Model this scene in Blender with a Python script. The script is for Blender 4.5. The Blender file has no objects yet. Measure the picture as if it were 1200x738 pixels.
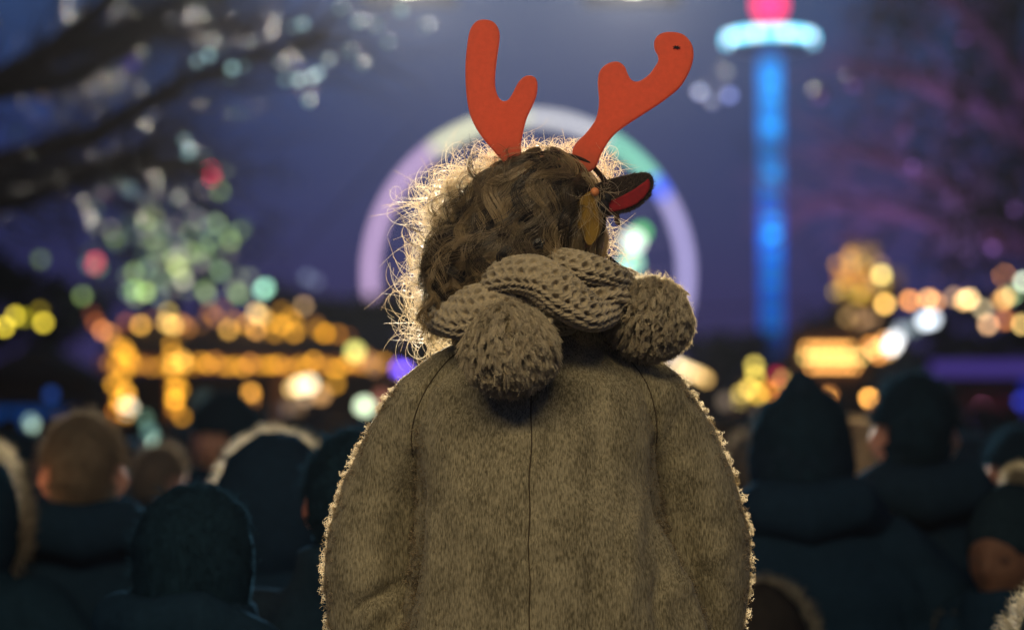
import bpy, bmesh, math, random
import numpy as np
from mathutils import Vector, Matrix, noise
from mathutils.bvhtree import BVHTree
random.seed(7); RNG = np.random.default_rng(7)
SC = bpy.context.scene; COL = SC.collection
PI = math.pi; R = math.radians

# ------------------------------------------------------------------ camera
CAMZ = 1.6; FP = 1200*85/36; PITCH = math.atan(161/FP); DFOC = 2.80; APER = 0.029
cam_d = bpy.data.cameras.new('camera'); cam = bpy.data.objects.new('camera', cam_d); COL.objects.link(cam)
cam_d.lens = 85; cam_d.sensor_width = 36; cam_d.clip_start = .05; cam_d.clip_end = 3000
cam.location = (0, 0, CAMZ); cam.rotation_euler = (PI/2+PITCH, 0, 0)
cam_d.dof.use_dof = True; cam_d.dof.focus_distance = DFOC; cam_d.dof.aperture_fstop = .085/APER
SC.camera = cam
_s, _c = math.sin(PITCH), math.cos(PITCH)
def at(px, py, Y):                      # world point seen at photo pixel (px,py) at distance Y along the ground
    u = (px-600)/FP; v = (369-py)/FP
    t = Y/(_c - v*_s)
    return Vector((u*t, Y, CAMZ + t*(_s + v*_c)))
def wpx(n, Y): return n*Y/FP            # photo pixels to metres at distance Y

# ------------------------------------------------------------------ colour, world, lamps
def lin(c):
    c = np.array(c, float)/255
    return tuple(np.where(c <= .04045, c/12.92, ((c+.055)/1.055)**2.4))
SC.view_settings.view_transform = 'Standard'; SC.view_settings.look = 'None'
SC.view_settings.exposure = 0; SC.view_settings.gamma = 1
SC.cycles.use_denoising = True; SC.cycles.use_adaptive_sampling = False
SC.cycles.max_bounces = 6; SC.cycles.diffuse_bounces = 2; SC.cycles.glossy_bounces = 2
SC.cycles.transmission_bounces = 4; SC.cycles.volume_bounces = 0; SC.cycles.transparent_max_bounces = 8
SC.cycles.sample_clamp_indirect = 3; SC.cycles.caustics_reflective = False; SC.cycles.caustics_refractive = False
SC.render.film_transparent = False

W = bpy.data.worlds.new('World'); SC.world = W; W.use_nodes = True
nt = W.node_tree; bg = nt.nodes['Background']
sky = nt.nodes.new('ShaderNodeTexSky'); sky.sky_type = 'NISHITA'; sky.sun_disc = False
sky.sun_elevation = R(-4); sky.sun_rotation = R(180)
tc = nt.nodes.new('ShaderNodeTexCoord'); sx = nt.nodes.new('ShaderNodeSeparateXYZ'); ra = nt.nodes.new('ShaderNodeValToRGB')
nt.links.new(tc.outputs['Generated'], sx.inputs[0]); nt.links.new(sx.outputs['Z'], ra.inputs[0])
e = ra.color_ramp.elements                         # town glow at the horizon, blue higher up
e[0].position = 0; e[0].color = (*lin((66, 54, 100)), 1)
e[1].position = .20; e[1].color = (*lin((56, 86, 136)), 1)
for p, c in ((.06, (60, 55, 110)), (.13, (48, 65, 122)), (.6, (40, 56, 80))):
    n_ = e.new(p); n_.color = (*lin(c), 1)
ad = nt.nodes.new('ShaderNodeMix'); ad.data_type = 'RGBA'; ad.blend_type = 'ADD'; ad.inputs['Factor'].default_value = .06
nt.links.new(ra.outputs[0], ad.inputs['A']); nt.links.new(sky.outputs[0], ad.inputs['B'])
nt.links.new(ad.outputs['Result'], bg.inputs['Color']); bg.inputs['Strength'].default_value = .62

def lamp(name, kind, loc, power, col, size, target=None, angle=70, blend=.6, parent=None):
    l = bpy.data.lights.new(name, kind); l.energy = power; l.color = col; l.shadow_soft_size = size
    if kind == 'SPOT': l.spot_size = R(angle); l.spot_blend = blend
    o = bpy.data.objects.new(name, l); COL.objects.link(o); o.location = loc
    if target is not None: o.rotation_euler = (Vector(target)-Vector(loc)).to_track_quat('-Z', 'Y').to_euler()
    if parent: o.parent = parent
    return o

# ------------------------------------------------------------------ materials
_M = {}
def mat(name, col, rough=.8, col2=None, scale=20, stretch=(1, 1, 1), bump=0, bscale=None, spec=.3, sheen=0, metal=0, sub=0, trans=0, detail=4):
    if name in _M: return _M[name]
    m = bpy.data.materials.new(name); m.use_nodes = True; t = m.node_tree; b = t.nodes['Principled BSDF']
    b.inputs['Base Color'].default_value = (*col, 1); b.inputs['Roughness'].default_value = rough
    b.inputs['Specular IOR Level'].default_value = spec; b.inputs['Sheen Weight'].default_value = sheen; b.inputs['Metallic'].default_value = metal
    if sub: b.inputs['Subsurface Weight'].default_value = sub; b.inputs['Subsurface Radius'].default_value = (1, .3, .15); b.inputs['Subsurface Scale'].default_value = .012
    tc = t.nodes.new('ShaderNodeTexCoord'); mp = t.nodes.new('ShaderNodeMapping'); mp.inputs['Scale'].default_value = stretch
    t.links.new(tc.outputs['Object'], mp.inputs[0])
    if col2 is not None:
        n = t.nodes.new('ShaderNodeTexNoise'); n.inputs['Scale'].default_value = scale; n.inputs['Detail'].default_value = detail; n.inputs['Roughness'].default_value = .65
        t.links.new(mp.outputs[0], n.inputs['Vector'])
        r = t.nodes.new('ShaderNodeValToRGB'); r.color_ramp.elements[0].position = .3; r.color_ramp.elements[1].position = .7
        r.color_ramp.elements[0].color = (*col, 1); r.color_ramp.elements[1].color = (*col2, 1)
        t.links.new(n.outputs['Fac'], r.inputs[0]); t.links.new(r.outputs[0], b.inputs['Base Color'])
    if bump:
        n = t.nodes.new('ShaderNodeTexNoise'); n.inputs['Scale'].default_value = bscale or scale; n.inputs['Detail'].default_value = 5
        t.links.new(mp.outputs[0], n.inputs['Vector'])
        bp = t.nodes.new('ShaderNodeBump'); bp.inputs['Strength'].default_value = 1; bp.inputs['Distance'].default_value = bump
        t.links.new(n.outputs['Fac'], bp.inputs['Height']); t.links.new(bp.outputs[0], b.inputs['Normal'])
    if trans:
        tr = t.nodes.new('ShaderNodeBsdfTranslucent'); tr.inputs[0].default_value = (*(col2 or col), 1)
        mx = t.nodes.new('ShaderNodeMixShader'); mx.inputs[0].default_value = trans; out = t.nodes['Material Output']
        t.links.new(b.outputs[0], mx.inputs[1]); t.links.new(tr.outputs[0], mx.inputs[2]); t.links.new(mx.outputs[0], out.inputs[0])
        if col2 is not None: t.links.new(r.outputs[0], tr.inputs[0])
    _M[name] = m; return m
def fibre(name, dark, light, rough=.45, trans=.4, spec=.5, trlight=None):
    """strand material: the tone of each strand is a real colour difference between hairs"""
    if name in _M: return _M[name]
    m = bpy.data.materials.new(name); m.use_nodes = True; t = m.node_tree; b = t.nodes['Principled BSDF']
    a = t.nodes.new('ShaderNodeAttribute'); a.attribute_name = 'tone'
    mx = t.nodes.new('ShaderNodeMix'); mx.data_type = 'RGBA'; mx.inputs['A'].default_value = (*dark, 1); mx.inputs['B'].default_value = (*light, 1)
    t.links.new(a.outputs['Fac'], mx.inputs['Factor']); t.links.new(mx.outputs['Result'], b.inputs['Base Color'])
    b.inputs['Roughness'].default_value = rough; b.inputs['Specular IOR Level'].default_value = spec
    tr = t.nodes.new('ShaderNodeBsdfTranslucent'); t.links.new(mx.outputs['Result'], tr.inputs[0])
    if trlight: tr.inputs[0].default_value = (*trlight, 1); t.links.remove(tr.inputs[0].links[0])
    ms = t.nodes.new('ShaderNodeMixShader'); ms.inputs[0].default_value = trans
    t.links.new(b.outputs[0], ms.inputs[1]); t.links.new(tr.outputs[0], ms.inputs[2]); t.links.new(ms.outputs[0], t.nodes['Material Output'].inputs[0])
    _M[name] = m; return m
def glow(rgb, k):
    """lamp material: colour as sRGB, k = strength"""
    key = ('glow', tuple(rgb), round(k, 2))
    if key in _M: return _M[key]
    m = bpy.data.materials.new('lamp_glow'); m.use_nodes = True; t = m.node_tree; b = t.nodes['Principled BSDF']
    c = lin(rgb); b.inputs['Base Color'].default_value = (.02, .02, .02, 1)
    b.inputs['Emission Color'].default_value = (*c, 1); b.inputs['Emission Strength'].default_value = k
    m.cycles.emission_sampling = 'NONE'
    _M[key] = m; return m

# ------------------------------------------------------------------ mesh helpers
def tag(o, label=None, cat=None, group=None, kind=None):
    if label: o['label'] = label
    if cat: o['category'] = cat
    if group: o['group'] = group
    if kind: o['kind'] = kind
    return o
def thing(name, label, cat, loc=(0, 0, 0), rz=0, group=None, scale=1):
    o = bpy.data.objects.new(name, None); COL.objects.link(o); o.location = loc; o.rotation_euler = (0, 0, rz); o.scale = (scale,)*3
    o.empty_display_size = .1
    return tag(o, label, cat, group)
def mesh(V, F, name='m', smooth=True):
    me = bpy.data.meshes.new(name)
    if isinstance(V, np.ndarray): V = V.tolist()
    if isinstance(F, np.ndarray): F = F.tolist()
    me.from_pydata(V, [], F); me.update()
    if smooth: me.shade_smooth()
    return me
def obj(name, me, m, parent=None, loc=None):
    o = bpy.data.objects.new(name, me); COL.objects.link(o)
    if m is not None and not me.materials: me.materials.append(m)
    if parent: o.parent = parent
    if loc is not None: o.location = loc
    return o
class MB:
    def __init__(s): s.v = []; s.f = []
    def add(s, V, F):
        n = len(s.v); s.v += [tuple(p) for p in V]; s.f += [tuple(i+n for i in f) for f in F]; return s
    def box(s, c, d, rz=0, rx=0, ry=0):
        M = Matrix.Translation(c) @ Matrix.Rotation(rz, 4, 'Z') @ Matrix.Rotation(rx, 4, 'X') @ Matrix.Rotation(ry, 4, 'Y')
        V = [M @ Vector((x*d[0]/2, y*d[1]/2, z*d[2]/2)) for x in (-1, 1) for y in (-1, 1) for z in (-1, 1)]
        return s.add(V, [(0, 1, 3, 2), (4, 6, 7, 5), (0, 4, 5, 1), (2, 3, 7, 6), (0, 2, 6, 4), (1, 5, 7, 3)])
    def tube(s, pts, rad, n=8, flat=None):
        V, F = loft(pts, rad, n, flat); return s.add(V, F)
    def build(s, name, m, parent=None, smooth=False): return obj(name, mesh(s.v, s.f, name, smooth), m, parent)
def loft(pts, rad, n=16, flat=None, up=(0, 0, 1), caps=3):
    """closed rounded tube through pts; rad scalar or list; flat = second radius"""
    P = [Vector(p) for p in pts]; k = len(P)
    ra = [rad]*k if isinstance(rad, (int, float)) else list(rad)
    rb = ra if flat is None else ([flat]*k if isinstance(flat, (int, float)) else list(flat))
    T = [(P[min(i+1, k-1)]-P[max(i-1, 0)]).normalized() for i in range(k)]
    ref = Vector(up)
    if abs(T[0].dot(ref)) > .95: ref = Vector((0, 1, 0))
    A = [None]*k; a = (ref - T[0]*ref.dot(T[0])).normalized()
    for i in range(k):
        a = (a - T[i]*a.dot(T[i])).normalized(); A[i] = a
    rings = []
    for j in range(caps, 0, -1):
        t = j/caps*PI/2*.97
        rings.append((P[0]-T[0]*min(ra[0], rb[0])*math.sin(t), ra[0]*math.cos(t), rb[0]*math.cos(t), A[0], T[0]))
    for i in range(k): rings.append((P[i], ra[i], rb[i], A[i], T[i]))
    for j in range(1, caps+1):
        t = j/caps*PI/2*.97
        rings.append((P[-1]+T[-1]*min(ra[-1], rb[-1])*math.sin(t), ra[-1]*math.cos(t), rb[-1]*math.cos(t), A[-1], T[-1]))
    V = []; F = []
    for c, r1, r2, a, t in rings:
        b = t.cross(a)
        for q in range(n):
            th = 2*PI*q/n; V.append(c + b*(r1*math.cos(th)) + a*(r2*math.sin(th)))
    m = len(rings)
    for i in range(m-1):
        for q in range(n):
            F.append((i*n+q, i*n+(q+1) % n, (i+1)*n+(q+1) % n, (i+1)*n+q))
    F.append(tuple(range(n-1, -1, -1))); F.append(tuple((m-1)*n+q for q in range(n)))
    return V, F
def rings_z(rows, n=28, pw=2.3):
    """body-like stack of superellipse rings: rows of (x, y, z, rx, ry)"""
    V = []; F = []
    for x, y, z, rx, ry in rows:
        for q in range(n):
            t = 2*PI*q/n; c, s_ = math.cos(t), math.sin(t)
            V.append((x+rx*math.copysign(abs(c)**(2/pw), c), y+ry*math.copysign(abs(s_)**(2/pw), s_), z))
    for i in range(len(rows)-1):
        for q in range(n):
            F.append((i*n+q, i*n+(q+1) % n, (i+1)*n+(q+1) % n, (i+1)*n+q))
    F.append(tuple(range(n-1, -1, -1))); F.append(tuple((len(rows)-1)*n+q for q in range(n)))
    if rows[0][2] > rows[-1][2]: F = [f[::-1] for f in F]
    return V, F
def ball(c, r, n=20, m=14, rot=None):
    if isinstance(r, (int, float)): r = (r, r, r)
    V = []; F = []
    for i in range(m+1):
        p = PI*(i+.02)/(m+.04)
        for q in range(n):
            t = 2*PI*q/n; v = Vector((r[0]*math.sin(p)*math.cos(t), r[1]*math.sin(p)*math.sin(t), r[2]*math.cos(p)))
            if rot: v = rot @ v
            V.append(v+Vector(c))
    for i in range(m):
        for q in range(n): F.append((i*n+q, (i+1)*n+q, (i+1)*n+(q+1) % n, i*n+(q+1) % n))
    F.append(tuple(range(n))); F.append(tuple(m*n+q for q in range(n-1, -1, -1)))
    return V, F
def sphere_mesh(r=1, n=10, m=7):
    V, F = ball((0, 0, 0), r, n, m); return mesh(V, F, 'bulb')
def remesh(mb, voxel, smooth=6, factor=.6):
    me = mesh(mb.v, mb.f); bm = bmesh.new(); bm.from_mesh(me)
    bmesh.ops.recalc_face_normals(bm, faces=bm.faces); bm.to_mesh(me); bm.free()
    o = bpy.data.objects.new('tmp', me); COL.objects.link(o)
    r = o.modifiers.new('r', 'REMESH'); r.mode = 'VOXEL'; r.voxel_size = voxel
    if smooth:
        s = o.modifiers.new('s', 'SMOOTH'); s.iterations = smooth; s.factor = factor
    dg = bpy.context.evaluated_depsgraph_get(); ev = o.evaluated_get(dg)
    new = bpy.data.meshes.new_from_object(ev, depsgraph=dg)
    bpy.data.objects.remove(o); bpy.data.meshes.remove(me); new.shade_smooth(); return new
def np_v(me):
    a = np.empty(len(me.vertices)*3, np.float32); me.vertices.foreach_get('co', a); return a.reshape(-1, 3).astype(float)
def np_n(me):
    a = np.empty(len(me.vertices)*3, np.float32); me.vertices.foreach_get('normal', a); return a.reshape(-1, 3).astype(float)
def set_v(me, V): me.vertices.foreach_set('co', V.astype(np.float32).ravel()); me.update()
def sample(me, n, cond=None):
    me.calc_loop_triangles(); t = np.empty(len(me.loop_triangles)*3, np.int32); me.loop_triangles.foreach_get('vertices', t); t = t.reshape(-1, 3)
    V = np_v(me); N = np_n(me); a, b, c = V[t[:, 0]], V[t[:, 1]], V[t[:, 2]]
    ar = np.linalg.norm(np.cross(b-a, c-a), axis=1)
    if cond is not None: ar = ar*cond((a+b+c)/3, N[t[:, 0]])
    i = RNG.choice(len(t), n, p=ar/ar.sum()); u = RNG.random((n, 1)); v = RNG.random((n, 1)); f = (u+v) > 1; u = np.where(f, 1-u, u); v = np.where(f, 1-v, v)
    nn = N[t[i, 0]]; return a[i]*(1-u-v)+b[i]*u+c[i]*v, nn/np.maximum(np.linalg.norm(nn, axis=1, keepdims=True), 1e-9)
def nrm(a): return a/np.maximum(np.linalg.norm(a, axis=-1, keepdims=True), 1e-9)
def strands(paths, rad, tone=None, sides=3, name='strands', taper=.25):
    """paths (N,K,3) -> one mesh of thin tapering tubes"""
    N, K, _ = paths.shape; T = np.gradient(paths, axis=1); T = nrm(T)
    ref = np.broadcast_to(np.array([.31, .9, .3]), T.shape); A = nrm(np.cross(T, ref)); B = np.cross(T, A)
    prof = np.linspace(1, taper, K)[None, :, None]*np.ones((N, 1, 1)); r = (rad if np.ndim(rad) == 0 else np.asarray(rad)[:, None, None])*prof
    V = np.empty((N, K, sides, 3))
    for q in range(sides):
        t = 2*PI*q/sides; V[:, :, q] = paths + (A*math.cos(t)+B*math.sin(t))*r
    base = (np.arange(N)[:, None, None, None]*K*sides + np.arange(K-1)[None, :, None, None]*sides)
    q = np.arange(sides)[None, None, :, None]; q2 = (q+1) % sides
    F = np.concatenate([base+q, base+q2, base+q2+sides, base+q+sides], axis=3).reshape(-1, 4)
    me = bpy.data.meshes.new(name); nv = N*K*sides; nf = len(F)
    me.vertices.add(nv); me.vertices.foreach_set('co', V.astype(np.float32).ravel())
    me.loops.add(nf*4); me.loops.foreach_set('vertex_index', F.astype(np.int32).ravel())
    me.polygons.add(nf); me.polygons.foreach_set('loop_start', np.arange(0, nf*4, 4, dtype=np.int32))
    me.update(calc_edges=True); me.shade_smooth()
    at_ = me.attributes.new('tone', 'FLOAT', 'POINT'); tn = np.full(N, .5) if tone is None else tone
    at_.data.foreach_set('value', np.repeat(tn, K*sides).astype(np.float32)); return me
def curly(P, D, length, amp, turns, K=9, droop=0.0, side=None):
    """curly fibres from points P heading along D; length/amp/turns arrays"""
    N = len(P); t = np.linspace(0, 1, K)[None, :, None]; D = nrm(D)
    U = nrm(np.cross(D, RNG.normal(size=(N, 3)))); Vv = np.cross(D, U)
    L = np.asarray(length).reshape(-1, 1, 1); A = np.asarray(amp).reshape(-1, 1, 1); w = 2*PI*np.asarray(turns).reshape(-1, 1, 1)
    ph = RNG.random((N, 1, 1))*2*PI; g = np.minimum(t*3, 1)
    out = P[:, None]+D[:, None]*L*t + A*g*((np.cos(w*t+ph)-np.cos(ph))*U[:, None]+(np.sin(w*t+ph)-np.sin(ph))*Vv[:, None])
    out[:, :, 2] -= droop*(t[..., 0]**2)*L[..., 0]
    return out
def catmull(pts, n):
    P = np.array(pts, float); k = len(P); Q = np.vstack([2*P[0]-P[1], P, 2*P[-1]-P[-2]]); out = []
    for s in np.linspace(0, k-1-1e-6, n):
        i = int(s); t = s-i; a, b, c, d = Q[i:i+4]
        out.append(.5*((2*b)+(-a+c)*t+(2*a-5*b+4*c-d)*t*t+(-a+3*b-3*c+d)*t**3))
    return np.array(out)
def catmull_closed(P, sub):
    k = len(P); out = []
    for i in range(k):
        a, b, c, d = (np.array(P[(i+j) % k], float) for j in (-1, 0, 1, 2))
        for s in range(sub):
            t = s/sub; out.append(.5*((2*b)+(-a+c)*t+(2*a-5*b+4*c-d)*t*t+(-a+3*b-3*c+d)*t**3))
    return np.array(out)

# ------------------------------------------------------------------ ground
gm = mat('cobbles', (.035, .035, .04), .75, (.06, .055, .05), 1.5, bump=.01, bscale=9)
g = 700
obj('ground', mesh([(-g, -60, 0), (g, -60, 0), (g, 1300, 0), (-g, 1300, 0)], [(0, 1, 2, 3)]), gm)['kind'] = 'structure'

# ------------------------------------------------------------------ people: shared parts at 1.7 m tall, facing +Y
skin = mat('skin', (.42, .22, .13), .55, (.36, .17, .10), 60, sub=.25, bump=.0004, bscale=300)
def head_shape(mb, c, k=1.0, yaw=0.0, ears=True):
    """head with jaw, brow, sockets, nose, lips and ears, facing +Y turned by yaw; c = centre of the head"""
    M = Matrix.Translation(c) @ Matrix.Rotation(yaw, 4, 'Z'); n, m = 48, 36; V = []
    F = []
    def gs(x, z, cx, cz, sx_, sz_): return math.exp(-((x-cx)/sx_)**2-((z-cz)/sz_)**2)
    for i in range(m+1):
        p = PI*(i+.02)/(m+.04)
        for q in range(n):
            t = 2*PI*q/n; x, y, z = math.sin(p)*math.cos(t), math.sin(p)*math.sin(t), math.cos(p)
            X, Y, Z = x*.075, y*.095, z*.115
            if z < 0:                                   # jaw narrows to the chin, the back of the skull tucks in
                w = 1-.42*(-z)**1.5; X *= w
                Y = Y*(1-.15*(-z)) if y > 0 else Y*(1-.5*(-z)**1.4)
            if y > .15:
                f = min(1, (y-.15)*2.2); d = 0
                d += .007*gs(X, Z, 0, .022, .05, .012)*f                       # brow
                for s in (-1, 1):
                    d -= .011*gs(X, Z, s*.031, .003, .014, .010)*f             # sockets
                    d += .006*gs(X, Z, s*.042, -.026, .018, .018)*f            # cheekbones
                d += .024*gs(X, Z, 0, -.026, .010, .013)*f + .012*gs(X, Z, 0, -.008, .008, .018)*f   # nose
                d += .007*gs(X, Z, 0, -.055, .022, .005)*f + .008*gs(X, Z, 0, -.067, .019, .006)*f - .004*gs(X, Z, 0, -.061, .024, .003)*f
                d += .009*gs(X, Z, 0, -.098, .022, .016)*f                     # chin
                Y += d
            V.append(M @ (Vector((X, Y, Z))*k))
    for i in range(m):
        for q in range(n): F.append((i*n+q, (i+1)*n+q, (i+1)*n+(q+1) % n, i*n+(q+1) % n))
    F.append(tuple(range(n))); F.append(tuple(m*n+q for q in range(n-1, -1, -1)))
    mb.add(V, F)
    if ears:
        for s in (-1, 1):
            Rr = Matrix.Rotation(yaw, 3, 'Z') @ Matrix.Rotation(s*-.45, 3, 'Z') @ Matrix.Rotation(.18, 3, 'X')
            V, F = ball(M @ (Vector((s*.077, -.008, -.008))*k), (.006*k, .018*k, .031*k), 14, 10, Rr); mb.add(V, F)
            V, F = ball(M @ (Vector((s*.083, -.016, -.004))*k), (.006*k, .009*k, .027*k), 12, 8, Rr); mb.add(V, F)
def hand(mb, wrist, d, n_, k=1.0):
    """palm, four unequal bent fingers and a thumb; d = pointing direction, n_ = palm normal"""
    d = Vector(d).normalized(); n_ = Vector(n_).normalized(); s = d.cross(n_); w = Vector(wrist)
    mb.tube([w, w+d*.045*k, w+d*.085*k], [.026*k, .038*k, .036*k], 12, [.018*k, .015*k, .012*k])
    for i, L in enumerate((.062, .074, .070, .054)):
        b = w+d*.085*k+s*(.030-.020*i)*k
        mb.tube([b, b+d*L*.45*k+n_*.006*k, b+d*L*.72*k+n_*.022*k, b+d*L*.8*k+n_*.042*k], [.0095*k, .009*k, .008*k, .007*k], 8)
    b = w+d*.025*k+s*.030*k
    mb.tube([b, b+d*.022*k+s*.025*k+n_*.008*k, b+d*.050*k+s*.034*k+n_*.020*k], [.012*k, .010*k, .008*k], 8)
def body_mesh():
    mb = MB(); head_shape(mb, (0, 0, 1.585))
    mb.tube([(0, -.02, 1.36), (0, -.012, 1.44), (0, 0, 1.52)], [.064, .056, .055], 16)
    mb.add(*rings_z([(0, 0, .84, .15, .10), (0, 0, .95, .165, .115), (0, 0, 1.1, .135, .095), (0, 0, 1.25, .16, .11), (0, 0, 1.36, .17, .095), (0, -.01, 1.42, .10, .065)]))
    for s in (-1, 1):
        mb.tube([(s*.17, 0, 1.36), (s*.235, -.02, 1.1), (s*.21, .11, .90)], [.052, .040, .026], 12)
        hand(mb, (s*.205, .13, .88), (-s*.15, .5, -.6), (-s, 0, 0))
        mb.tube([(s*.085, 0, .86), (s*.10, .01, .47), (s*.105, -.01, .10)], [.085, .056, .040], 14)
        mb.tube([(s*.105, -.03, .05), (s*.11, .14, .035)], [.04, .035], 12)
    return remesh(mb, .011, 3, .5)
def coat_mesh(puffy=0.0, hem=.62):
    p = 1+puffy; mb = MB()
    mb.add(*rings_z([(0, 0, hem, .235*p, .165*p), (0, 0, .85, .225*p, .155*p), (0, 0, 1.08, .205*p, .145*p), (0, 0, 1.27, .215*p, .15*p), (0, -.005, 1.37, .195*p, .125*p), (0, -.008, 1.43, .125*p, .10*p), (0, -.008, 1.475, .100, .104), (0, -.012, 1.525, .094, .100)]))
    for s in (-1, 1):
        mb.tube([(s*.165, 0, 1.375), (s*.25*p, -.02, 1.24), (s*.285*p, -.03, 1.08), (s*.265*p, .06, .95), (s*.20, .13, .90)], [.082*p, .077*p, .072*p, .066*p, .058], 16)
    me = remesh(mb, .013, 5, .6); V = np_v(me); N = np_n(me)
    f = .006*np.sin(V[:, 2]*46+V[:, 0]*25+np.sin(V[:, 0]*31)*1.5)*(np.abs(V[:, 0]) > .17)+.004*np.sin(V[:, 0]*44+3*np.sin(V[:, 2]*9))
    if puffy > .1: f = f+.009*np.abs(np.sin(V[:, 2]*32))
    set_v(me, V+N*f[:, None]); return me
def shell(c, r, keep, n=36, m=26, thick=.008, rough=.0, squeeze=None):
    """thick part-sphere shell (hair cap, hat, hood)"""
    bm = bmesh.new(); V, F = ball((0, 0, 0), 1, n, m); vs = []
    for v in V:
        d = Vector(v); k = 1+rough*noise.noise(d*4)+rough*.5*noise.noise(d*11)
        q = Vector((d.x*r[0]*k, d.y*r[1]*k, d.z*r[2]*k))
        if squeeze: q = squeeze(q, d)
        vs.append(bm.verts.new(q+Vector(c)))
    for f in F:
        cc = sum((Vector(V[i]) for i in f), Vector())/len(f)
        if keep(cc): bm.faces.new([vs[i] for i in f])
    bmesh.ops.delete(bm, geom=[v for v in bm.verts if not v.link_faces], context='VERTS')
    bmesh.ops.recalc_face_normals(bm, faces=bm.faces)
    bmesh.ops.solidify(bm, geom=bm.faces[:], thickness=thick)
    me = bpy.data.meshes.new('shell'); bm.to_mesh(me); bm.free(); me.shade_smooth(); return me
HC = (0, 0, 1.585)
def fur_ring(c, rx, rz, tilt, n=3800, L=.03, r=.018, a0=0, a1=2*PI):
    """ring of fur round a hood opening in a plane facing +Y"""
    t = RNG.uniform(a0, a1, n); ph = RNG.uniform(0, 2*PI, n)
    er = np.stack([np.cos(t), np.zeros(n), np.sin(t)], 1); ey = np.array([0, 1, 0])
    d = er*np.cos(ph)[:, None]+ey*np.sin(ph)[:, None]
    P = np.stack([np.cos(t)*rx, np.zeros(n), np.sin(t)*rz], 1)+d*r*.6
    P[:, 1] += tilt*P[:, 2]; P += np.array(c)
    return strands(curly(P, d+RNG.normal(size=(n, 3))*.35, RNG.uniform(.45, 1.1, n)*L, .004, 1.2, K=5), .0006, RNG.random(n), name='fur')
PARTS = {}
def shared(key):
    if key in PARTS: return PARTS[key]
    if key == 'body': m = body_mesh()
    elif key == 'coat': m = coat_mesh(0)
    elif key == 'puffer': m = coat_mesh(.16, .72)
    elif key == 'trousers':
        mb = MB(); mb.add(*rings_z([(0, 0, .80, .17, .12), (0, 0, .95, .17, .12), (0, 0, 1.02, .15, .11)]))
        for s in (-1, 1): mb.tube([(s*.09, 0, .86), (s*.105, .01, .47), (s*.11, -.01, .13)], [.098, .076, .066], 14)
        m = remesh(mb, .016, 3)
    elif key == 'shoe':
        mb = MB(); mb.tube([(.11, -.05, .06), (.11, .05, .055), (.115, .17, .04)], [.05, .05, .042], 12); mb.tube([(.108, -.02, .07), (.108, -.02, .16)], [.055, .057], 12); m = remesh(mb, .01, 3)
    elif key == 'short_hair': m = shell((0, -.004, 1.60), (.080, .106, .112), lambda d: d.z > -.35-.45*(d.y < -.35) and not (d.y > .45 and d.z < .45) and not (abs(d.x) > .8 and d.z < .12), thick=.009, rough=.05)
    elif key == 'long_hair':
        def sq(q, d):
            if d.z < 0: q.z *= 2.3; q.x *= 1-.1*d.z*d.z
            return q
        m = shell((0, -.012, 1.60), (.094, .112, .112), lambda d: not (d.y > .3 and d.z < .4), thick=.02, rough=.07, squeeze=sq)
    elif key == 'beanie':
        def sq(q, d):
            if d.z > .5: q.z *= 1+.1*(d.z-.5)
            return q
        m = shell((0, -.002, 1.60), (.088, .108, .117), lambda d: d.z > -.22, thick=.008, rough=.02, squeeze=sq)
    elif key == 'pointed_hat':
        def sq(q, d):
            if d.z > 0: q.z *= 1+.42*d.z**3; q.x *= 1-.25*d.z**2; q.y *= 1-.2*d.z**2
            return q
        m = shell((0, -.008, 1.57), (.100, .114, .122), lambda d: d.z > -.55 and not (d.y > .4 and d.z < .2), thick=.014, rough=.03, squeeze=sq)
    elif key == 'hood':
        def sq(q, d):
            if d.z < -.3: q.z *= 1.25; q.x *= 1.05
            return q
        m = shell((0, -.02, 1.585), (.122, .145, .150), lambda d: not (d.y > .55), thick=.014, rough=.05, squeeze=sq)
    elif key == 'hood_down':
        mb = MB(); mb.tube([(-.10, .06, 1.44), (-.13, -.02, 1.45), (-.07, -.11, 1.49), (.0, -.13, 1.475), (.08, -.11, 1.495), (.13, -.02, 1.45), (.10, .06, 1.44)], [.035, .048, .055, .06, .055, .048, .035], 14); m = remesh(mb, .01, 4)
    elif key == 'hood_fur': m = fur_ring((0, .062, 1.585), .108, .135, 0)
    elif key == 'collar_fur': m = None
    elif key == 'band': m = shell((0, -.002, 1.60), (.0905, .1105, .112), lambda d: -.3 < d.z < .2, thick=.004)
    elif key == 'eye': V, F = ball((0, 0, 0), .0115, 14, 10); m = mesh(V, F)
    PARTS[key] = m; return m
CLOTH = {}
def cloth(key):
    c = {'navy': (.008, .022, .040), 'black': (.008, .020, .035), 'teal': (.009, .025, .040), 'charcoal': (.009, .020, .028), 'brown': (.022, .020, .018), 'grey': (.014, .018, .022), 'red': (.15, .02, .015)}[key]
    return mat('cloth_'+key, c, 1, tuple(x*1.35 for x in c), 60, bump=.002, bscale=90, spec=0)
HAIR = {'black': (.006, .018, .030), 'brown': (.03, .018, .011), 'blonde': (.30, .21, .11), 'grey': (.10, .08, .055), 'dark': (.012, .010, .008)}
def hairmat(k):
    c = HAIR[k]; return mat('hair_'+k, c, .9, tuple(x*1.8 for x in c), 30, stretch=(6, 6, 1), bump=.004, bscale=40, spec=0)
fur_pale = fibre('fur_pale', (.30, .27, .18), (.65, .58, .42), .7, .4)
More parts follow.
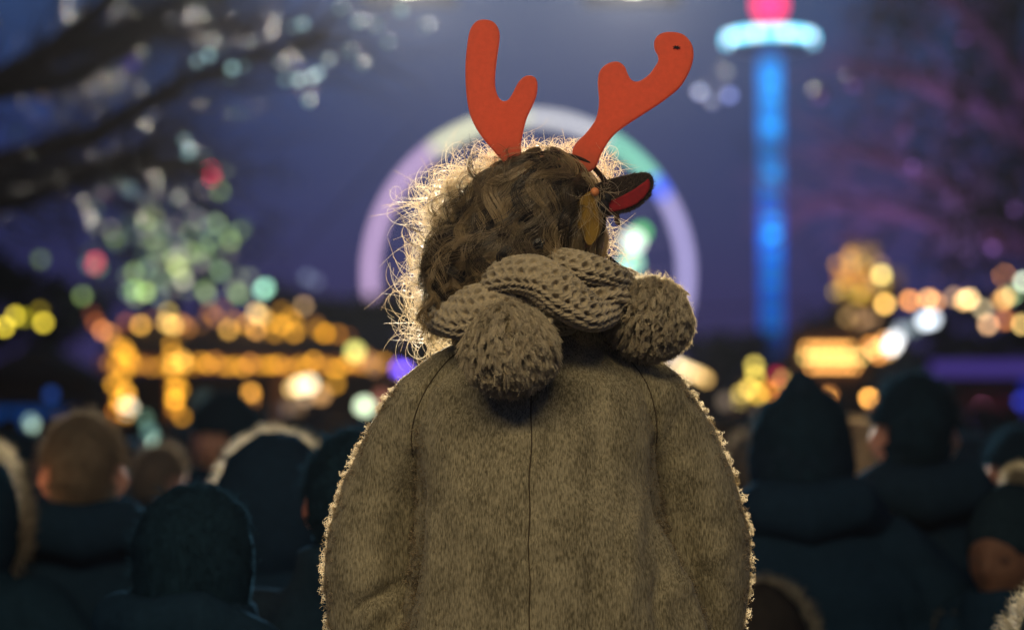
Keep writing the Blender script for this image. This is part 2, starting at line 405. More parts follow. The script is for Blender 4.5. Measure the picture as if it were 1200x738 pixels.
def crowd_person(px, ytop, D, label, kinds, yaw=0, coatc='navy', hairc='black', hatc='black', group=None, name='person', hands=True, parts=True):
    """one spectator whose head top is seen at (px, ytop) at distance D"""
    p = at(px, ytop, D); topz = 1.70
    if 'beanie' in kinds: topz = 1.722
    if 'pointed_hat' in kinds: topz = 1.755
    if 'hood' in kinds: topz = 1.745
    if 'short_hair' in kinds or 'long_hair' in kinds: topz = 1.712
    k = p.z/topz
    t = thing(name, label, 'person', (p.x, D, 0), yaw, group, k)
    obj('body', shared('body'), skin, t)
    o = obj('coat', shared('puffer' if 'puffer' in kinds else 'coat').copy() if False else shared('puffer' if 'puffer' in kinds else 'coat'), None, t)
    own(o, cloth(coatc))
    own(obj('trousers', shared('trousers'), None, t), cloth('black'))
    for s in (1, -1):
        b = obj('shoe', shared('shoe'), None, t); own(b, cloth('black')); b.scale = (s, 1, 1)
    for kd in ('short_hair', 'long_hair'):
        if kd in kinds: own(obj('hair', shared(kd), None, t), hairmat(hairc))
    if 'beanie' in kinds:
        own(obj('hat', shared('beanie'), None, t), cloth(hatc)); own(obj('hat_band', shared('band'), None, t), cloth(hatc))
    if 'pointed_hat' in kinds: own(obj('hat', shared('pointed_hat'), None, t), cloth(hatc))
    if 'hood' in kinds:
        h = obj('hood', shared('hood'), None, t); own(h, cloth(coatc))
        if 'fur' in kinds: own(obj('fur_trim', shared('hood_fur'), None, h), fur_pale)
    if parts and ('short_hair' in kinds or 'long_hair' in kinds):
        kd = 'short_hair' if 'short_hair' in kinds else 'long_hair'; h = [c for c in t.children if c.name.startswith('hair')][0]
        if kd+'_st' not in PARTS:
            P_, N_ = sample(shared(kd), 2600, lambda c, n: (np.linalg.norm((c-np.array(HC))/np.array([.08, .1, .11]), axis=1) > 1.0)*1.0+.001)
            D_ = N_*.5+np.array([0, -.2, -.35])+RNG.normal(size=P_.shape)*.45
            PARTS[kd+'_st'] = strands(curly(P_, D_, RNG.uniform(.008, .03, len(P_)), .003, .7, K=5), .0007, RNG.random(len(P_)), name='hair_strands')
        o = obj('loose_hair', PARTS[kd+'_st'], None, h); own(o, hairmat(hairc)); o['kind'] = 'stuff'
    if 'hood_down' in kinds: own(obj('hood', shared('hood_down'), None, t), cloth(coatc))
    return t
def own(o, m):
    """a material of this object's own on shared mesh data"""
    if not o.data.materials: o.data.materials.append(m)
    o.material_slots[0].link = 'OBJECT'; o.material_slots[0].material = m
    return o

# ================================================================== the child on the shoulders
GY = 2.86
def G(px, py, dy=0.0): return at(px, py, GY+dy)
girl = thing('person', 'child from behind in a tan wool coat, sitting high above the crowd', 'person', (.03, GY, 1.40))
IM = Matrix.Translation((-.03, -GY, -1.40))
def gchild(name, me, m, parent=None):            # mesh in world coordinates -> child of the girl
    me.transform(IM); return obj(name, me, m, parent or girl)
HEADC = G(643, 270); YAW = R(-34)
mb = MB(); head_shape(mb, HEADC, .80, YAW)
mb.tube([G(630, 420), G(638, 360), G(645, 310)], [.045, .038, .04], 16)
mb.add(*rings_z([(.03, GY, 1.36, .11, .08), (.03, GY, 1.48, .09, .065), (.03, GY, 1.60, .09, .06), (.03, GY, 1.68, .07, .05), (.03, GY, 1.73, .045, .045)]))
for s in (-1, 1):
    mb.tube([(.03+s*.085, GY+.01, 1.66), (.03+s*.165, GY+.03, 1.60), (.015+s*.200, GY+.03, 1.44), (.03+s*.10, GY+.20, 1.42)], [.028, .018, .022, .018], 12)
    hand(mb, (.03+s*.095, GY+.21, 1.42), (-s*.2, .8, .1), (-s, 0, -.2), .72)
    mb.tube([(.03+s*.07, GY, 1.40), (.03+s*.13, GY+.29, 1.37), (.03+s*.12, GY+.27, 1.03)], [.062, .045, .032], 14)
    mb.tube([(.03+s*.12, GY+.26, .985), (.03+s*.12, GY+.37, .96)], [.03, .026], 12)
gchild('body', remesh(mb, .006, 3, .5), skin)
for s in (-1, 1):
    o = gchild('eye', mesh(*ball(HEADC + Matrix.Rotation(YAW, 3, 'Z') @ Vector((s*.025, .062, .003)), .0092, 14, 10)), mat('eye_white', (.7, .7, .68), .2))
mb = MB()
for s in (-1, 1): mb.tube([(.03+s*.07, GY+.02, 1.40), (.03+s*.13, GY+.29, 1.375), (.03+s*.12, GY+.27, 1.08)], [.072, .056, .048], 14)
gchild('trousers', remesh(mb, .01, 3), cloth('navy'))
for s in (-1, 1):
    mb = MB(); mb.tube([(.03+s*.12, GY+.265, 1.10), (.03+s*.12, GY+.26, .99)], [.05, .045], 12); mb.tube([(.03+s*.12, GY+.24, .975), (.03+s*.12, GY+.38, .965)], [.042, .036], 12)
    gchild('boot', remesh(mb, .008, 3), cloth('brown'))

# ---- coat: torso and sleeves grown as one surface, then folds and seams
def prow(y, xl, xr, ry, dy=0): a, b = G(xl, y), G(xr, y); return ((a.x+b.x)/2, GY+dy, a.z, (b.x-a.x)/2, ry)
mb = MB()
mb.add(*rings_z([prow(800, 448, 848, .135, .01), prow(738, 462, 838, .132, .005), prow(680, 474, 812, .128), prow(620, 484, 786, .124), prow(560, 486, 774, .116), prow(500, 484, 772, .104), prow(458, 492, 764, .088), prow(430, 520, 742, .074, .0), prow(404, 552, 706, .060), prow(385, 560, 700, .052)], 40, 2.15))
SL = [((540, 442), .042, 0), ((504, 474), .048, .004), ((472, 522), .046, .020), ((449, 575), .050, .034), ((439, 628), .056, .038), ((434, 682), .056, .032), ((432, 722), .053, .012)]
SRr = [((730, 440), .042, 0), ((762, 472), .047, .004), ((792, 520), .049, .020), ((808, 572), .055, .032), ((820, 626), .058, .036), ((823, 682), .057, .032), ((822, 725), .054, .012)]
sleeves = []
for S, end, s in ((SL, [(-.125, GY+.12, 1.385), (-.07, GY+.185, 1.40)], -1), (SRr, [(.19, GY+.12, 1.385), (.13, GY+.185, 1.40)], 1)):
    P = [G(*a, dy=d) for a, _, d in S]+[Vector(q) for q in end]; m_ = MB()
    m_.tube(P, [r for _, r, _ in S]+[.044, .036], 26); sleeves.append(m_)
mb.tube([G(560, 408), G(590, 396), G(640, 392), G(685, 396), G(715, 408)], [.03, .035, .035, .035, .03], 16, .05)
def bump_line(pts, w, amp, fade=.18):
    """signed crease/ridge along a polyline on the back of the coat"""
    P = catmull([(a, b, 0) for a, b in pts], 60)[:, :2]; d = np.full(len(V), 1e9); f_ = np.zeros(len(V))
    for i in range(len(P)-1):
        a, b = P[i], P[i+1]; ab = b-a; t = np.clip(((xx-a[0])*ab[0]+(zz-a[1])*ab[1])/(ab@ab), 0, 1)
        dn = np.hypot(xx-a[0]-t*ab[0], zz-a[1]-t*ab[1]); f_ = np.where(dn < d, (i+t)/(len(P)-1), f_); d = np.minimum(d, dn)
    if abs(amp) > .0035: amp = amp*np.clip(np.minimum(f_, 1.25-f_)/(fade*1.8), 0, 1)**1.5
    return amp*np.exp(-(d/w)**2)*np.clip((GY+.01-V[:, 1])/.05, 0, 1)
RAGL = [(548, 404), (522, 425), (500, 455), (487, 485), (482, 512), (484, 535)]
RAGR = [(708, 400), (736, 420), (757, 448), (767, 478), (770, 505), (768, 530)]
MID = [(624, 440), (622, 480), (623, 520), (620, 560), (621, 600), (619, 640), (621, 680), (620, 720), (622, 760)]
coat_parts = []
for m_ in (mb, *sleeves):
    me_ = remesh(m_, .0034, 8, .7); V = np_v(me_); N = np_n(me_)
    zz = (2.13-V[:, 2])*1000; xx = V[:, 0]*1000+600          # photo-like coordinates only to place the creases
    h = bump_line(MID, 3.2, -.0028)+bump_line(RAGL, 3.2, -.0030)+bump_line(RAGR, 3.2, -.0030)
    h += bump_line([(x-6, y) for x, y in RAGL], 5, .0012)+bump_line([(x+6, y) for x, y in RAGR], 5, .0012)
    for pts, w, a in (
        ([(484, 520), (490, 560), (490, 630), (478, 690), (466, 745)], 6, -.004), ([(478, 510), (478, 570), (474, 630), (462, 690), (455, 745)], 18, -.016),
        ([(770, 500), (768, 570), (782, 620), (804, 665), (832, 720), (846, 750)], 7, -.010), ([(776, 505), (782, 570), (796, 620), (815, 665), (838, 720), (850, 750)], 17, -.016), ([(778, 600), (792, 660), (822, 745)], 9, .007),
        ([(500, 560), (508, 640), (498, 740)], 10, .004), ([(750, 560), (735, 640), (728, 745)], 14, .006), ([(775, 640), (765, 700), (772, 745)], 9, -.006),
        ([(790, 660), (800, 700), (815, 745)], 10, .006), ([(768, 585), (778, 640), (790, 690)], 10, .007), ([(700, 620), (690, 690), (694, 745)], 12, -.004),
        ([(398, 742), (420, 712), (450, 694), (478, 680)], 6, -.010), ([(410, 752), (438, 722), (470, 706)], 9, .007), ([(386, 690), (415, 690), (445, 676)], 8, .004),
        ([(395, 640), (425, 650), (460, 640)], 9, -.003), ([(412, 580), (440, 600), (470, 590)], 12, .003), ([(872, 690), (850, 690), (830, 672)], 7, -.005),
        ([(865, 600), (840, 615), (812, 605)], 9, -.003), ([(868, 640), (845, 650), (815, 650)], 9, .004), ([(858, 560), (830, 560), (800, 548)], 9, .0035),
        ([(440, 480), (462, 500), (478, 540)], 10, -.003), ([(800, 480), (786, 505), (776, 540)], 10, -.003), ([(545, 470), (560, 500), (556, 560)], 14, -.003),
        ([(690, 470), (700, 520), (690, 570)], 16, -.003), ([(560, 640), (570, 700), (566, 750)], 14, -.003)):
        h += bump_line(pts, w, a)
    h += bump_line(MID, 11, .0011)*np.sin(zz*.16+np.sin(zz*.05)*2)+bump_line(RAGL, 9, .001)*np.sin(zz*.22)+bump_line(RAGR, 9, .001)*np.sin(zz*.2+1)
    lump = np.array([noise.noise(Vector(p)*11)*.0022+noise.noise(Vector(p)*45)*.0011+noise.noise(Vector((p[0]*240, p[1]*240, p[2]*40)))*.0005+noise.noise(Vector(p)*230)*.0004 for p in V])
    V += N*(h+lump)[:, None]; set_v(me_, V); coat_parts.append(me_)
Vs = []; Fs = []; o_ = 0
for me_ in coat_parts:
    Vs.append(np_v(me_)); Fs += [tuple(q+o_ for q in p.vertices) for p in me_.polygons]; o_ += len(Vs[-1])
V = np.concatenate(Vs); coat_all = mesh(V, Fs)
# wool cloth: vertical slubs of darker and lighter yarn
wool = bpy.data.materials.new('wool_cloth'); wool.use_nodes = True; t = wool.node_tree; b = t.nodes['Principled BSDF']
b.inputs['Roughness'].default_value = .95; b.inputs['Specular IOR Level'].default_value = .1; b.inputs['Sheen Weight'].default_value = .25; b.inputs['Sheen Roughness'].default_value = .5
b.inputs['Sheen Tint'].default_value = (1, .9, .7, 1)
tcn = t.nodes.new('ShaderNodeTexCoord'); f = []
for sc_, st in ((1, (800, 800, 120)), (1, (300, 300, 150)), (1, (28, 28, 18))):
    mp = t.nodes.new('ShaderNodeMapping'); mp.inputs['Scale'].default_value = st; t.links.new(tcn.outputs['Object'], mp.inputs[0])
    n = t.nodes.new('ShaderNodeTexNoise'); n.inputs['Scale'].default_value = sc_; n.inputs['Detail'].default_value = 3; t.links.new(mp.outputs[0], n.inputs[0]); f.append(n)
def m2(op, a, b_):
    n = t.nodes.new('ShaderNodeMath'); n.operation = op
    for i, q in enumerate((a, b_)):
        if isinstance(q, (int, float)): n.inputs[i].default_value = q
        else: t.links.new(q, n.inputs[i])
    return n.outputs[0]
s_ = m2('ADD', m2('MULTIPLY', f[0].outputs['Fac'], .50), m2('ADD', m2('MULTIPLY', f[1].outputs['Fac'], .26), m2('MULTIPLY', f[2].outputs['Fac'], .24)))
r = t.nodes.new('ShaderNodeValToRGB'); t.links.new(s_, r.inputs[0]); r.color_ramp.elements[0].position = .40; r.color_ramp.elements[1].position = .60
r.color_ramp.elements[0].color = (.105, .092, .054, 1); r.color_ramp.elements[1].color = (.365, .325, .205, 1); t.links.new(r.outputs[0], b.inputs['Base Color'])
bp = t.nodes.new('ShaderNodeBump'); bp.inputs['Distance'].default_value = .0012; bp.inputs['Strength'].default_value = .9; t.links.new(s_, bp.inputs['Height']); t.links.new(bp.outputs[0], b.inputs['Normal'])
bvh = BVHTree.FromPolygons([tuple(p) for p in V], Fs)
def on_coat(px, py, off=0.0):
    """point on the coat's back under a photo pixel"""
    o = Vector((0, 0, CAMZ)); d = (G(px, py)-o).normalized(); hit = bvh.ray_cast(o, d, 6)
    return hit[0]-d*off if hit[0] else G(px, py, -.1)
fuzz_m = fibre('wool_fuzz', (.24, .185, .10), (.55, .45, .28), .8, .65, .2)
# fuzz: short curly fibres all over, longest at the shoulders and sleeves
P, Nn = sample(coat_all, 16000, lambda c, n: (c[:, 2] > 1.37)*((np.abs(c[:, 0]-.03) > .10)*1.0+.35)*((n[:, 1] < .75)*1.0)*np.where(n[:, 1] < -.5, .45, 1))
L = RNG.uniform(.0012, .0032, len(P)); edge = (np.abs(P[:, 0]-.03) > .13) & (np.abs(Nn[:, 1]) < .55); L = np.where(edge & (RNG.random(len(P)) < .35), RNG.uniform(.004, .0095, len(P)), L)
D = nrm(Nn)+RNG.normal(size=P.shape)*.55+np.array([0, 0, -.35])
fz = strands(curly(P-Nn*.0006, D, L, L*.28, RNG.uniform(.6, 1.6, len(P)), K=6), np.where(edge, .00030, .00021), RNG.random(len(P)), name='fuzz', taper=.5)
# tufts: little knots of boucle wool along the outline, coloured pale to add rim light
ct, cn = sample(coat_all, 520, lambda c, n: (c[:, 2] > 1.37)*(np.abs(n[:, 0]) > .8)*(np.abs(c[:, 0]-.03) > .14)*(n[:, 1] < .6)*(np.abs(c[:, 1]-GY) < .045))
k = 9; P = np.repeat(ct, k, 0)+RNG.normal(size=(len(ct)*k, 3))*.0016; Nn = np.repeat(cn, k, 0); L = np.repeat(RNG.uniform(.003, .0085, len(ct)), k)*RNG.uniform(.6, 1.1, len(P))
tf = strands(curly(P, Nn+np.repeat(RNG.normal(size=(len(ct), 3))*.5, k, 0)+RNG.normal(size=P.shape)*.3, L, L*.35, RNG.uniform(.6, 1.5, len(P)), K=7), .00034, RNG.random(len(P)), name='tufts', taper=.6); rim_knot_m = fibre('boucle', (.55, .46, .32), (.9, .82, .64), .8, .7, .2)
coat = gchild('coat', coat_parts[0], wool)
for me_ in coat_parts[1:]: gchild('sleeve', me_, wool, coat)
gchild('fuzz', fz, fuzz_m, coat)['kind'] = 'stuff'; gchild('rim_lit_knots', tf, rim_knot_m, coat)['kind'] = 'stuff'
seam_m = mat('seam_shade', (.05, .036, .02), .9)  # dark line laid in each seam groove in place of its shade
for line in (MID, RAGL, RAGR):
    Q = catmull([(a, b, 0) for a, b in line], 90); pts = [on_coat(a, b+0, .0001) for a, b, _ in Q if b < 742]
    mb = MB(); mb.tube(pts, .0008, 6); gchild('seam', mesh(mb.v, mb.f), seam_m, coat)

# ---- scarf: chunky knit with real holes
knit = mat('knit_wool', (.34, .285, .18), .95, (.52, .44, .29), 90, bump=.0012, bscale=420, spec=.1, sheen=.3)
def knit_band(pts, ra, rb, closed=False, seed=0, cs=.0112, ca=.0086):
    """pts world control points; ra half width, rb half thickness per point"""
    P = catmull([tuple(p) for p in pts], 400); seg = np.linalg.norm(np.diff(P, axis=0), axis=1); Ls = seg.sum(); n = int(Ls/.0013)
    P = catmull([tuple(p) for p in pts], n); tt = np.linspace(0, 1, n); s = np.concatenate([[0], np.cumsum(np.linalg.norm(np.diff(P, axis=0), axis=1))])
    A_ = np.interp(tt, np.linspace(0, 1, len(ra)), ra); B_ = np.interp(tt, np.linspace(0, 1, len(rb)), rb)
    A_ = A_*np.minimum(1, .35+np.sqrt(np.clip(np.minimum(tt, 1-tt)*9, 0, 1))*.65)
    T = nrm(np.gradient(P, axis=0)); vd = np.array([0, -1, .25])/math.hypot(1, .25); b = nrm(vd-T*(T@vd)[:, None]); a = np.cross(T, b)
    m = 150; th = 2*PI*np.arange(m)/m; ce, se = np.cos(th), np.sin(th)
    X = P[:, None]+a[:, None]*(A_[:, None]*np.sign(ce)*np.abs(ce)**.85)[..., None]+b[:, None]*(B_[:, None]*np.sign(se)*np.abs(se)**.85)[..., None]
    w = A_.mean(); pr_ = np.stack([A_.mean()*ce, B_.mean()*se], 1); sg_ = np.linalg.norm(np.roll(pr_, -1, 0)-pr_, axis=1); arc = np.concatenate([[0], np.cumsum(sg_)[:-1]])/sg_.sum()*2*round(sg_.sum()/ca/2)      # stitches round the band
    ui = s/cs; U = ui[:, None]+.0*arc; Vv = arc[None, :]+0*U
    row = np.floor(Vv); U2 = U+.5*(row % 2)+.12*np.sin(Vv*1.7+seed); du = (U2-np.round(U2)); dv = (Vv-row-.5)
    U2 = U2+.10*np.sin(Vv*2.3+U*1.1+seed); du = (U2-np.round(U2)); dv = dv+.10*np.sin(U*1.9+Vv*.8); jit = .75+.45*np.sin(U*3.1+Vv*5.7+seed)*np.sin(U*1.3-Vv*2.9)
    hole = jit/(1+np.exp(-9*(1-np.sqrt((du/.25)**2+(dv/.27)**2)))); ridge = np.cos(2*PI*dv)*.5+.5
    h = -.0065*hole-.0010*ridge+.0007*np.cos(4*PI*du+3*np.sin(2*PI*dv))
    puff = .0025*np.sin(s/.021+seed)[:, None]*np.cos(th*2+seed)[None]+.003*np.sin(s/.034+1.3*seed)[:, None]*np.sin(th+seed)[None]
    Nn = nrm(a[:, None]*(ce/np.maximum(A_[:, None], 1e-4)*.03)[..., None]+b[:, None]*(se/np.maximum(B_[:, None], 1e-4)*.03)[..., None])
    X = X+Nn*(h+puff)[..., None]
    Vx = X.reshape(-1, 3); i = np.arange(n-1)[:, None]*m; q = np.arange(m)[None]; q2 = (q+1) % m
    F = np.stack([i+q, i+q2, i+q2+m, i+q+m], -1).reshape(-1, 4).tolist(); F.append(list(range(m-1, -1, -1))); F.append([(n-1)*m+j for j in range(m)])
    return Vx, F
scarf = thing('scarf', 'chunky tan crochet scarf wound round the neck of the child in the wool coat', 'scarf', G(625, 380))
SI = Matrix.Translation(-G(625, 380))
def schild(name, me, m, parent=None): me.transform(SI); return obj(name, me, m, parent or scarf)
bands = [
 ('scarf_band', [G(700, 335, .12), G(600, 340, .14), G(532, 350, .08), G(524, 368, 0), G(542, 369, -.07), G(585, 362, -.098), G(630, 372, -.088), G(672, 386, -.05)], [.022, .026, .028, .030, .033, .030, .024, .014], [.018, .020, .02, .022, .022, .02, .018, .012], 1),
 ('scarf_band', [G(556, 345, -.04), G(585, 328, -.098), G(625, 326, -.122), G(660, 344, -.126), G(694, 364, -.108), G(722, 362, -.05), G(735, 350, .03)], [.010, .019, .025, .027, .022, .016, .012], [.012, .017, .020, .021, .019, .015, .012], 2),
 ('scarf_band', [G(622, 314, -.06), G(655, 310, -.088), G(690, 317, -.094), G(722, 328, -.07), G(736, 340, -.01), G(720, 335, .1), G(640, 330, .14)], [.010, .016, .020, .019, .020, .024, .024], [.010, .016, .018, .018, .02, .02, .02], 3),
 ('scarf_band', [G(664, 342, -.072), G(694, 348, -.088), G(722, 345, -.078), G(742, 350, -.03)], [.012, .017, .015, .010], [.012, .015, .014, .010], 4),
]
for nme, pts, ra, rb, sd in bands:
    Vx, F = knit_band(pts, ra, rb, seed=sd); schild(nme, mesh(Vx, F), knit)
P = []; Dd = []
Vall = np.concatenate([knit_band(p, a, b_, seed=s)[0] for _, p, a, b_, s in bands]); idx = RNG.choice(len(Vall), 3500); ctr = np.array(G(625, 365, .02))
Dd = nrm(Vall[idx]-ctr)+RNG.normal(size=(3500, 3))*.6
schild('fuzz', strands(curly(Vall[idx], Dd, RNG.uniform(.002, .005, 3500), .0008, 1.2, K=5), .0002, RNG.random(3500), name='fuzz'), fuzz_m)['kind'] = 'stuff'

# ---- pompoms
pom_m = fibre('pompom_wool', (.60, .51, .34), (.95, .86, .64), .75, .45, .25)
pom_core = mat('pompom_core', (.36, .30, .18), 1)
def pompom(c, r, gravity, ncl=900):
    c = np.array(c); core = schild('pompom', mesh(*ball(c, r*.80, 28, 20)), pom_core)
    d = nrm(RNG.normal(size=(ncl, 3))); d = d[d[:, 1] < .55] if False else d; ncl = len(d); k = 16
    g_ = np.array(gravity); lean = nrm(d*.52+g_*.9+RNG.normal(size=(ncl, 3))*.12)
    tip = c+d*r*.86+lean*(r*.42)*RNG.uniform(.65, 1.15, (ncl, 1)); rad = np.linalg.norm(tip-c, axis=1, keepdims=True)
    tip = c+(tip-c)/rad*np.clip(rad, r*.90, r*1.16)
    root = c+d*r*.74
    P0 = np.repeat(root, k, 0)+RNG.normal(size=(ncl*k, 3))*r*.045; P1 = np.repeat(tip, k, 0)+RNG.normal(size=(ncl*k, 3))*r*.030
    dd = np.repeat(d, k, 0); t = np.linspace(0, 1, 6)[None, :, None]
    path = P0[:, None]*(1-t)**2+2*t*(1-t)*(P0+dd*r*.24)[:, None]+P1[:, None]*t*t
    side = nrm(np.cross(dd, np.repeat(lean, k, 0))); ph = np.repeat(RNG.random(ncl)*6.28, k)[:, None, None]
    path = path+side[:, None]*np.sin(t*7+ph)*t*r*.035
    tone = np.clip(np.repeat(RNG.random(ncl)*.55, k)+RNG.random(len(P0))*.45, 0, 1)
    me = strands(path, r*.0105, tone, name='pompom_fur', taper=.35); me.transform(SI)
    o = obj('yarn', me, pom_m, core); o['kind'] = 'stuff'
    f_ = nrm(RNG.normal(size=(700, 3))); me = strands(curly(c+f_*r*.95, f_+RNG.normal(size=f_.shape)*.5, RNG.uniform(.004, .010, 700), .0015, 1.2, K=7), .00022, RNG.random(700)); me.transform(SI)
    obj('stray_yarn', me, pom_m, core)['kind'] = 'stuff'
    return core
pompom(G(597, 404, -.125), .0530, (.10, -.30, -.95))
pompom(G(762, 369, -.040), .0495, (-.25, -.35, -.80))
mb = MB(); mb.tube([G(655, 368, -.115), G(640, 380, -.13), G(622, 392, -.14)], .004, 8); schild('cord', mesh(mb.v, mb.f), knit)
mb = MB(); mb.tube([G(722, 350, -.09), G(735, 352, -.08), G(750, 360, -.06)], .004, 8); schild('cord', mesh(mb.v, mb.f), knit)

# ---- hair
cores = [(np.array(G(636, 260)), np.array([.060, .086, .076])), (np.array(G(600, 266, -.01)), np.array([.052, .070, .060])), (np.array(G(558, 316, -.012)), np.array([.046, .056, .046])), (np.array(G(606, 305, -.03)), np.array([.078, .060, .042]))]
mb = MB()
for c, r_ in cores: mb.add(*ball(c, tuple(r_), 32, 24))
hair_core = remesh(mb, .005, 6)
hb_ = gchild('hair', hair_core, mat('hair_under', (.010, .007, .004), .7, (.018, .012, .007), 120))
def sdf(P):
    d = np.full(P.shape[0], 1e9); k = 90
    acc = 0; k = 420
    for c, r_ in cores:
        q = P-c; k0 = np.linalg.norm(q/r_, axis=1); k1 = np.linalg.norm(q/r_**2, axis=1); acc = acc+np.exp(-k*(k0*(k0-1)/np.maximum(k1, 1e-6)))
    return -np.log(acc)/k
def grad(P):
    e_ = 1e-4; g_ = np.stack([sdf(P+np.eye(3)[i]*e_)-sdf(P-np.eye(3)[i]*e_) for i in range(3)], 1); return nrm(g_)
face = np.array([math.sin(-YAW), math.cos(YAW), -.15]); face /= np.linalg.norm(face)
def thick_locks(nl, per, steps=20, seed=1):
    """wavy locks: a centre line flowing over the head, hairs twisted round it, narrowing to the tip"""
    rg = np.random.default_rng(seed); c0 = np.array(G(640, 252)); d = nrm(rg.normal(size=(nl*8, 3))); ok = (d@face < .5) & (d[:, 2] > -.3) & (d[:, 1] < .5)
    d = d[ok]; keep = [0]
    for i in range(1, len(d)):                      # roots spread evenly
        if np.min(np.linalg.norm(d[keep]-d[i], axis=1)) > .20: keep.append(i)
    d = d[keep][:nl]; nl = len(d); P = c0+d*.09; P -= grad(P)*(sdf(P)-.002)[:, None]; R0 = P.copy()
    no = lambda s_, o_: np.array([noise.noise(Vector(q)*s_+Vector(o_)) for q in R0])
    ph = no(12, (0, 0, 0))*6+rg.normal(size=nl)*.5; wa = 1.1+.7*no(15, (9, 2, 5))+rg.uniform(0, .7, nl); fr_ = 10+3*no(9, (3, 7, 1))+rg.normal(size=nl)*1.0
    left = np.clip((.05-R0[:, 0])/.10, 0, 1); Ln = rg.uniform(.7, 1.05, nl)*(.85+.35*left); bx = no(10, (1, 4, 8))*.9; o = rg.uniform(.0, .012, nl)
    C = [P.copy()]; Nn = [grad(P)]
    for i in range(1, steps):
        tt = i/steps; n_ = grad(P); dirn = np.stack([-.25-.8*left*(1-.7*tt)+bx, -.35*np.ones(nl), -1.0*np.ones(nl)], 1); dirn[:, 0] -= .8*np.clip((P[:, 0]-.03)/.08, 0, 1)*(P[:, 2] < 1.86)
        side = nrm(np.cross(n_, dirn)); a = fr_*tt+ph; dirn = nrm(dirn-n_*(dirn*n_).sum(1, keepdims=True))+side*(np.sin(a)*wa*(.3+1.25*tt))[:, None]
        P = P+nrm(dirn)*(.0108*Ln)[:, None]; tgt = o+.0045*tt+.0055*np.cos(a)*wa*tt; dd = sdf(P)-tgt; hang = P[:, 2] < 1.80
        P = P-grad(P)*np.where(hang & (dd > 0), dd*.2, dd)[:, None]; C.append(P.copy()); Nn.append(n_)
    C = np.stack(C, 1); Nn = np.stack(Nn, 1); T = nrm(np.gradient(C, axis=1)); U = nrm(Nn-T*(Nn*T).sum(2, keepdims=True)); S = np.cross(T, U)
    t = np.linspace(0, 1, steps)[None]; w0 = rg.uniform(.006, .0115, nl)[:, None]; prof = w0*np.interp(t, [0, .15, .55, .85, 1], [.6, 1, .95, .6, .18])
    rp = lambda a: np.repeat(a, per, 0); N = nl*per; al = rg.random(N)*2*PI; rr = np.sqrt(rg.uniform(.15, 1, N)); tw = rp(rg.uniform(-2.6, 2.6, nl)); ang = al[:, None]+tw[:, None]*t
    X = rp(C)+rp(S)*(rp(prof)*rr[:, None]*np.cos(ang))[..., None]+rp(U)*(rp(prof)*.62*rr[:, None]*np.sin(ang))[..., None]
    X += (np.cumsum(rg.normal(size=(N, steps, 3)), 1)*.00022)
    tone = np.clip(rp(rg.random(nl)**2.2)*.95+rg.random(N)**5*.4, 0, 1)  # light and dark locks also stand in for shine and shade between them
    return strands(X, .00036, tone, name='locks', taper=.4)
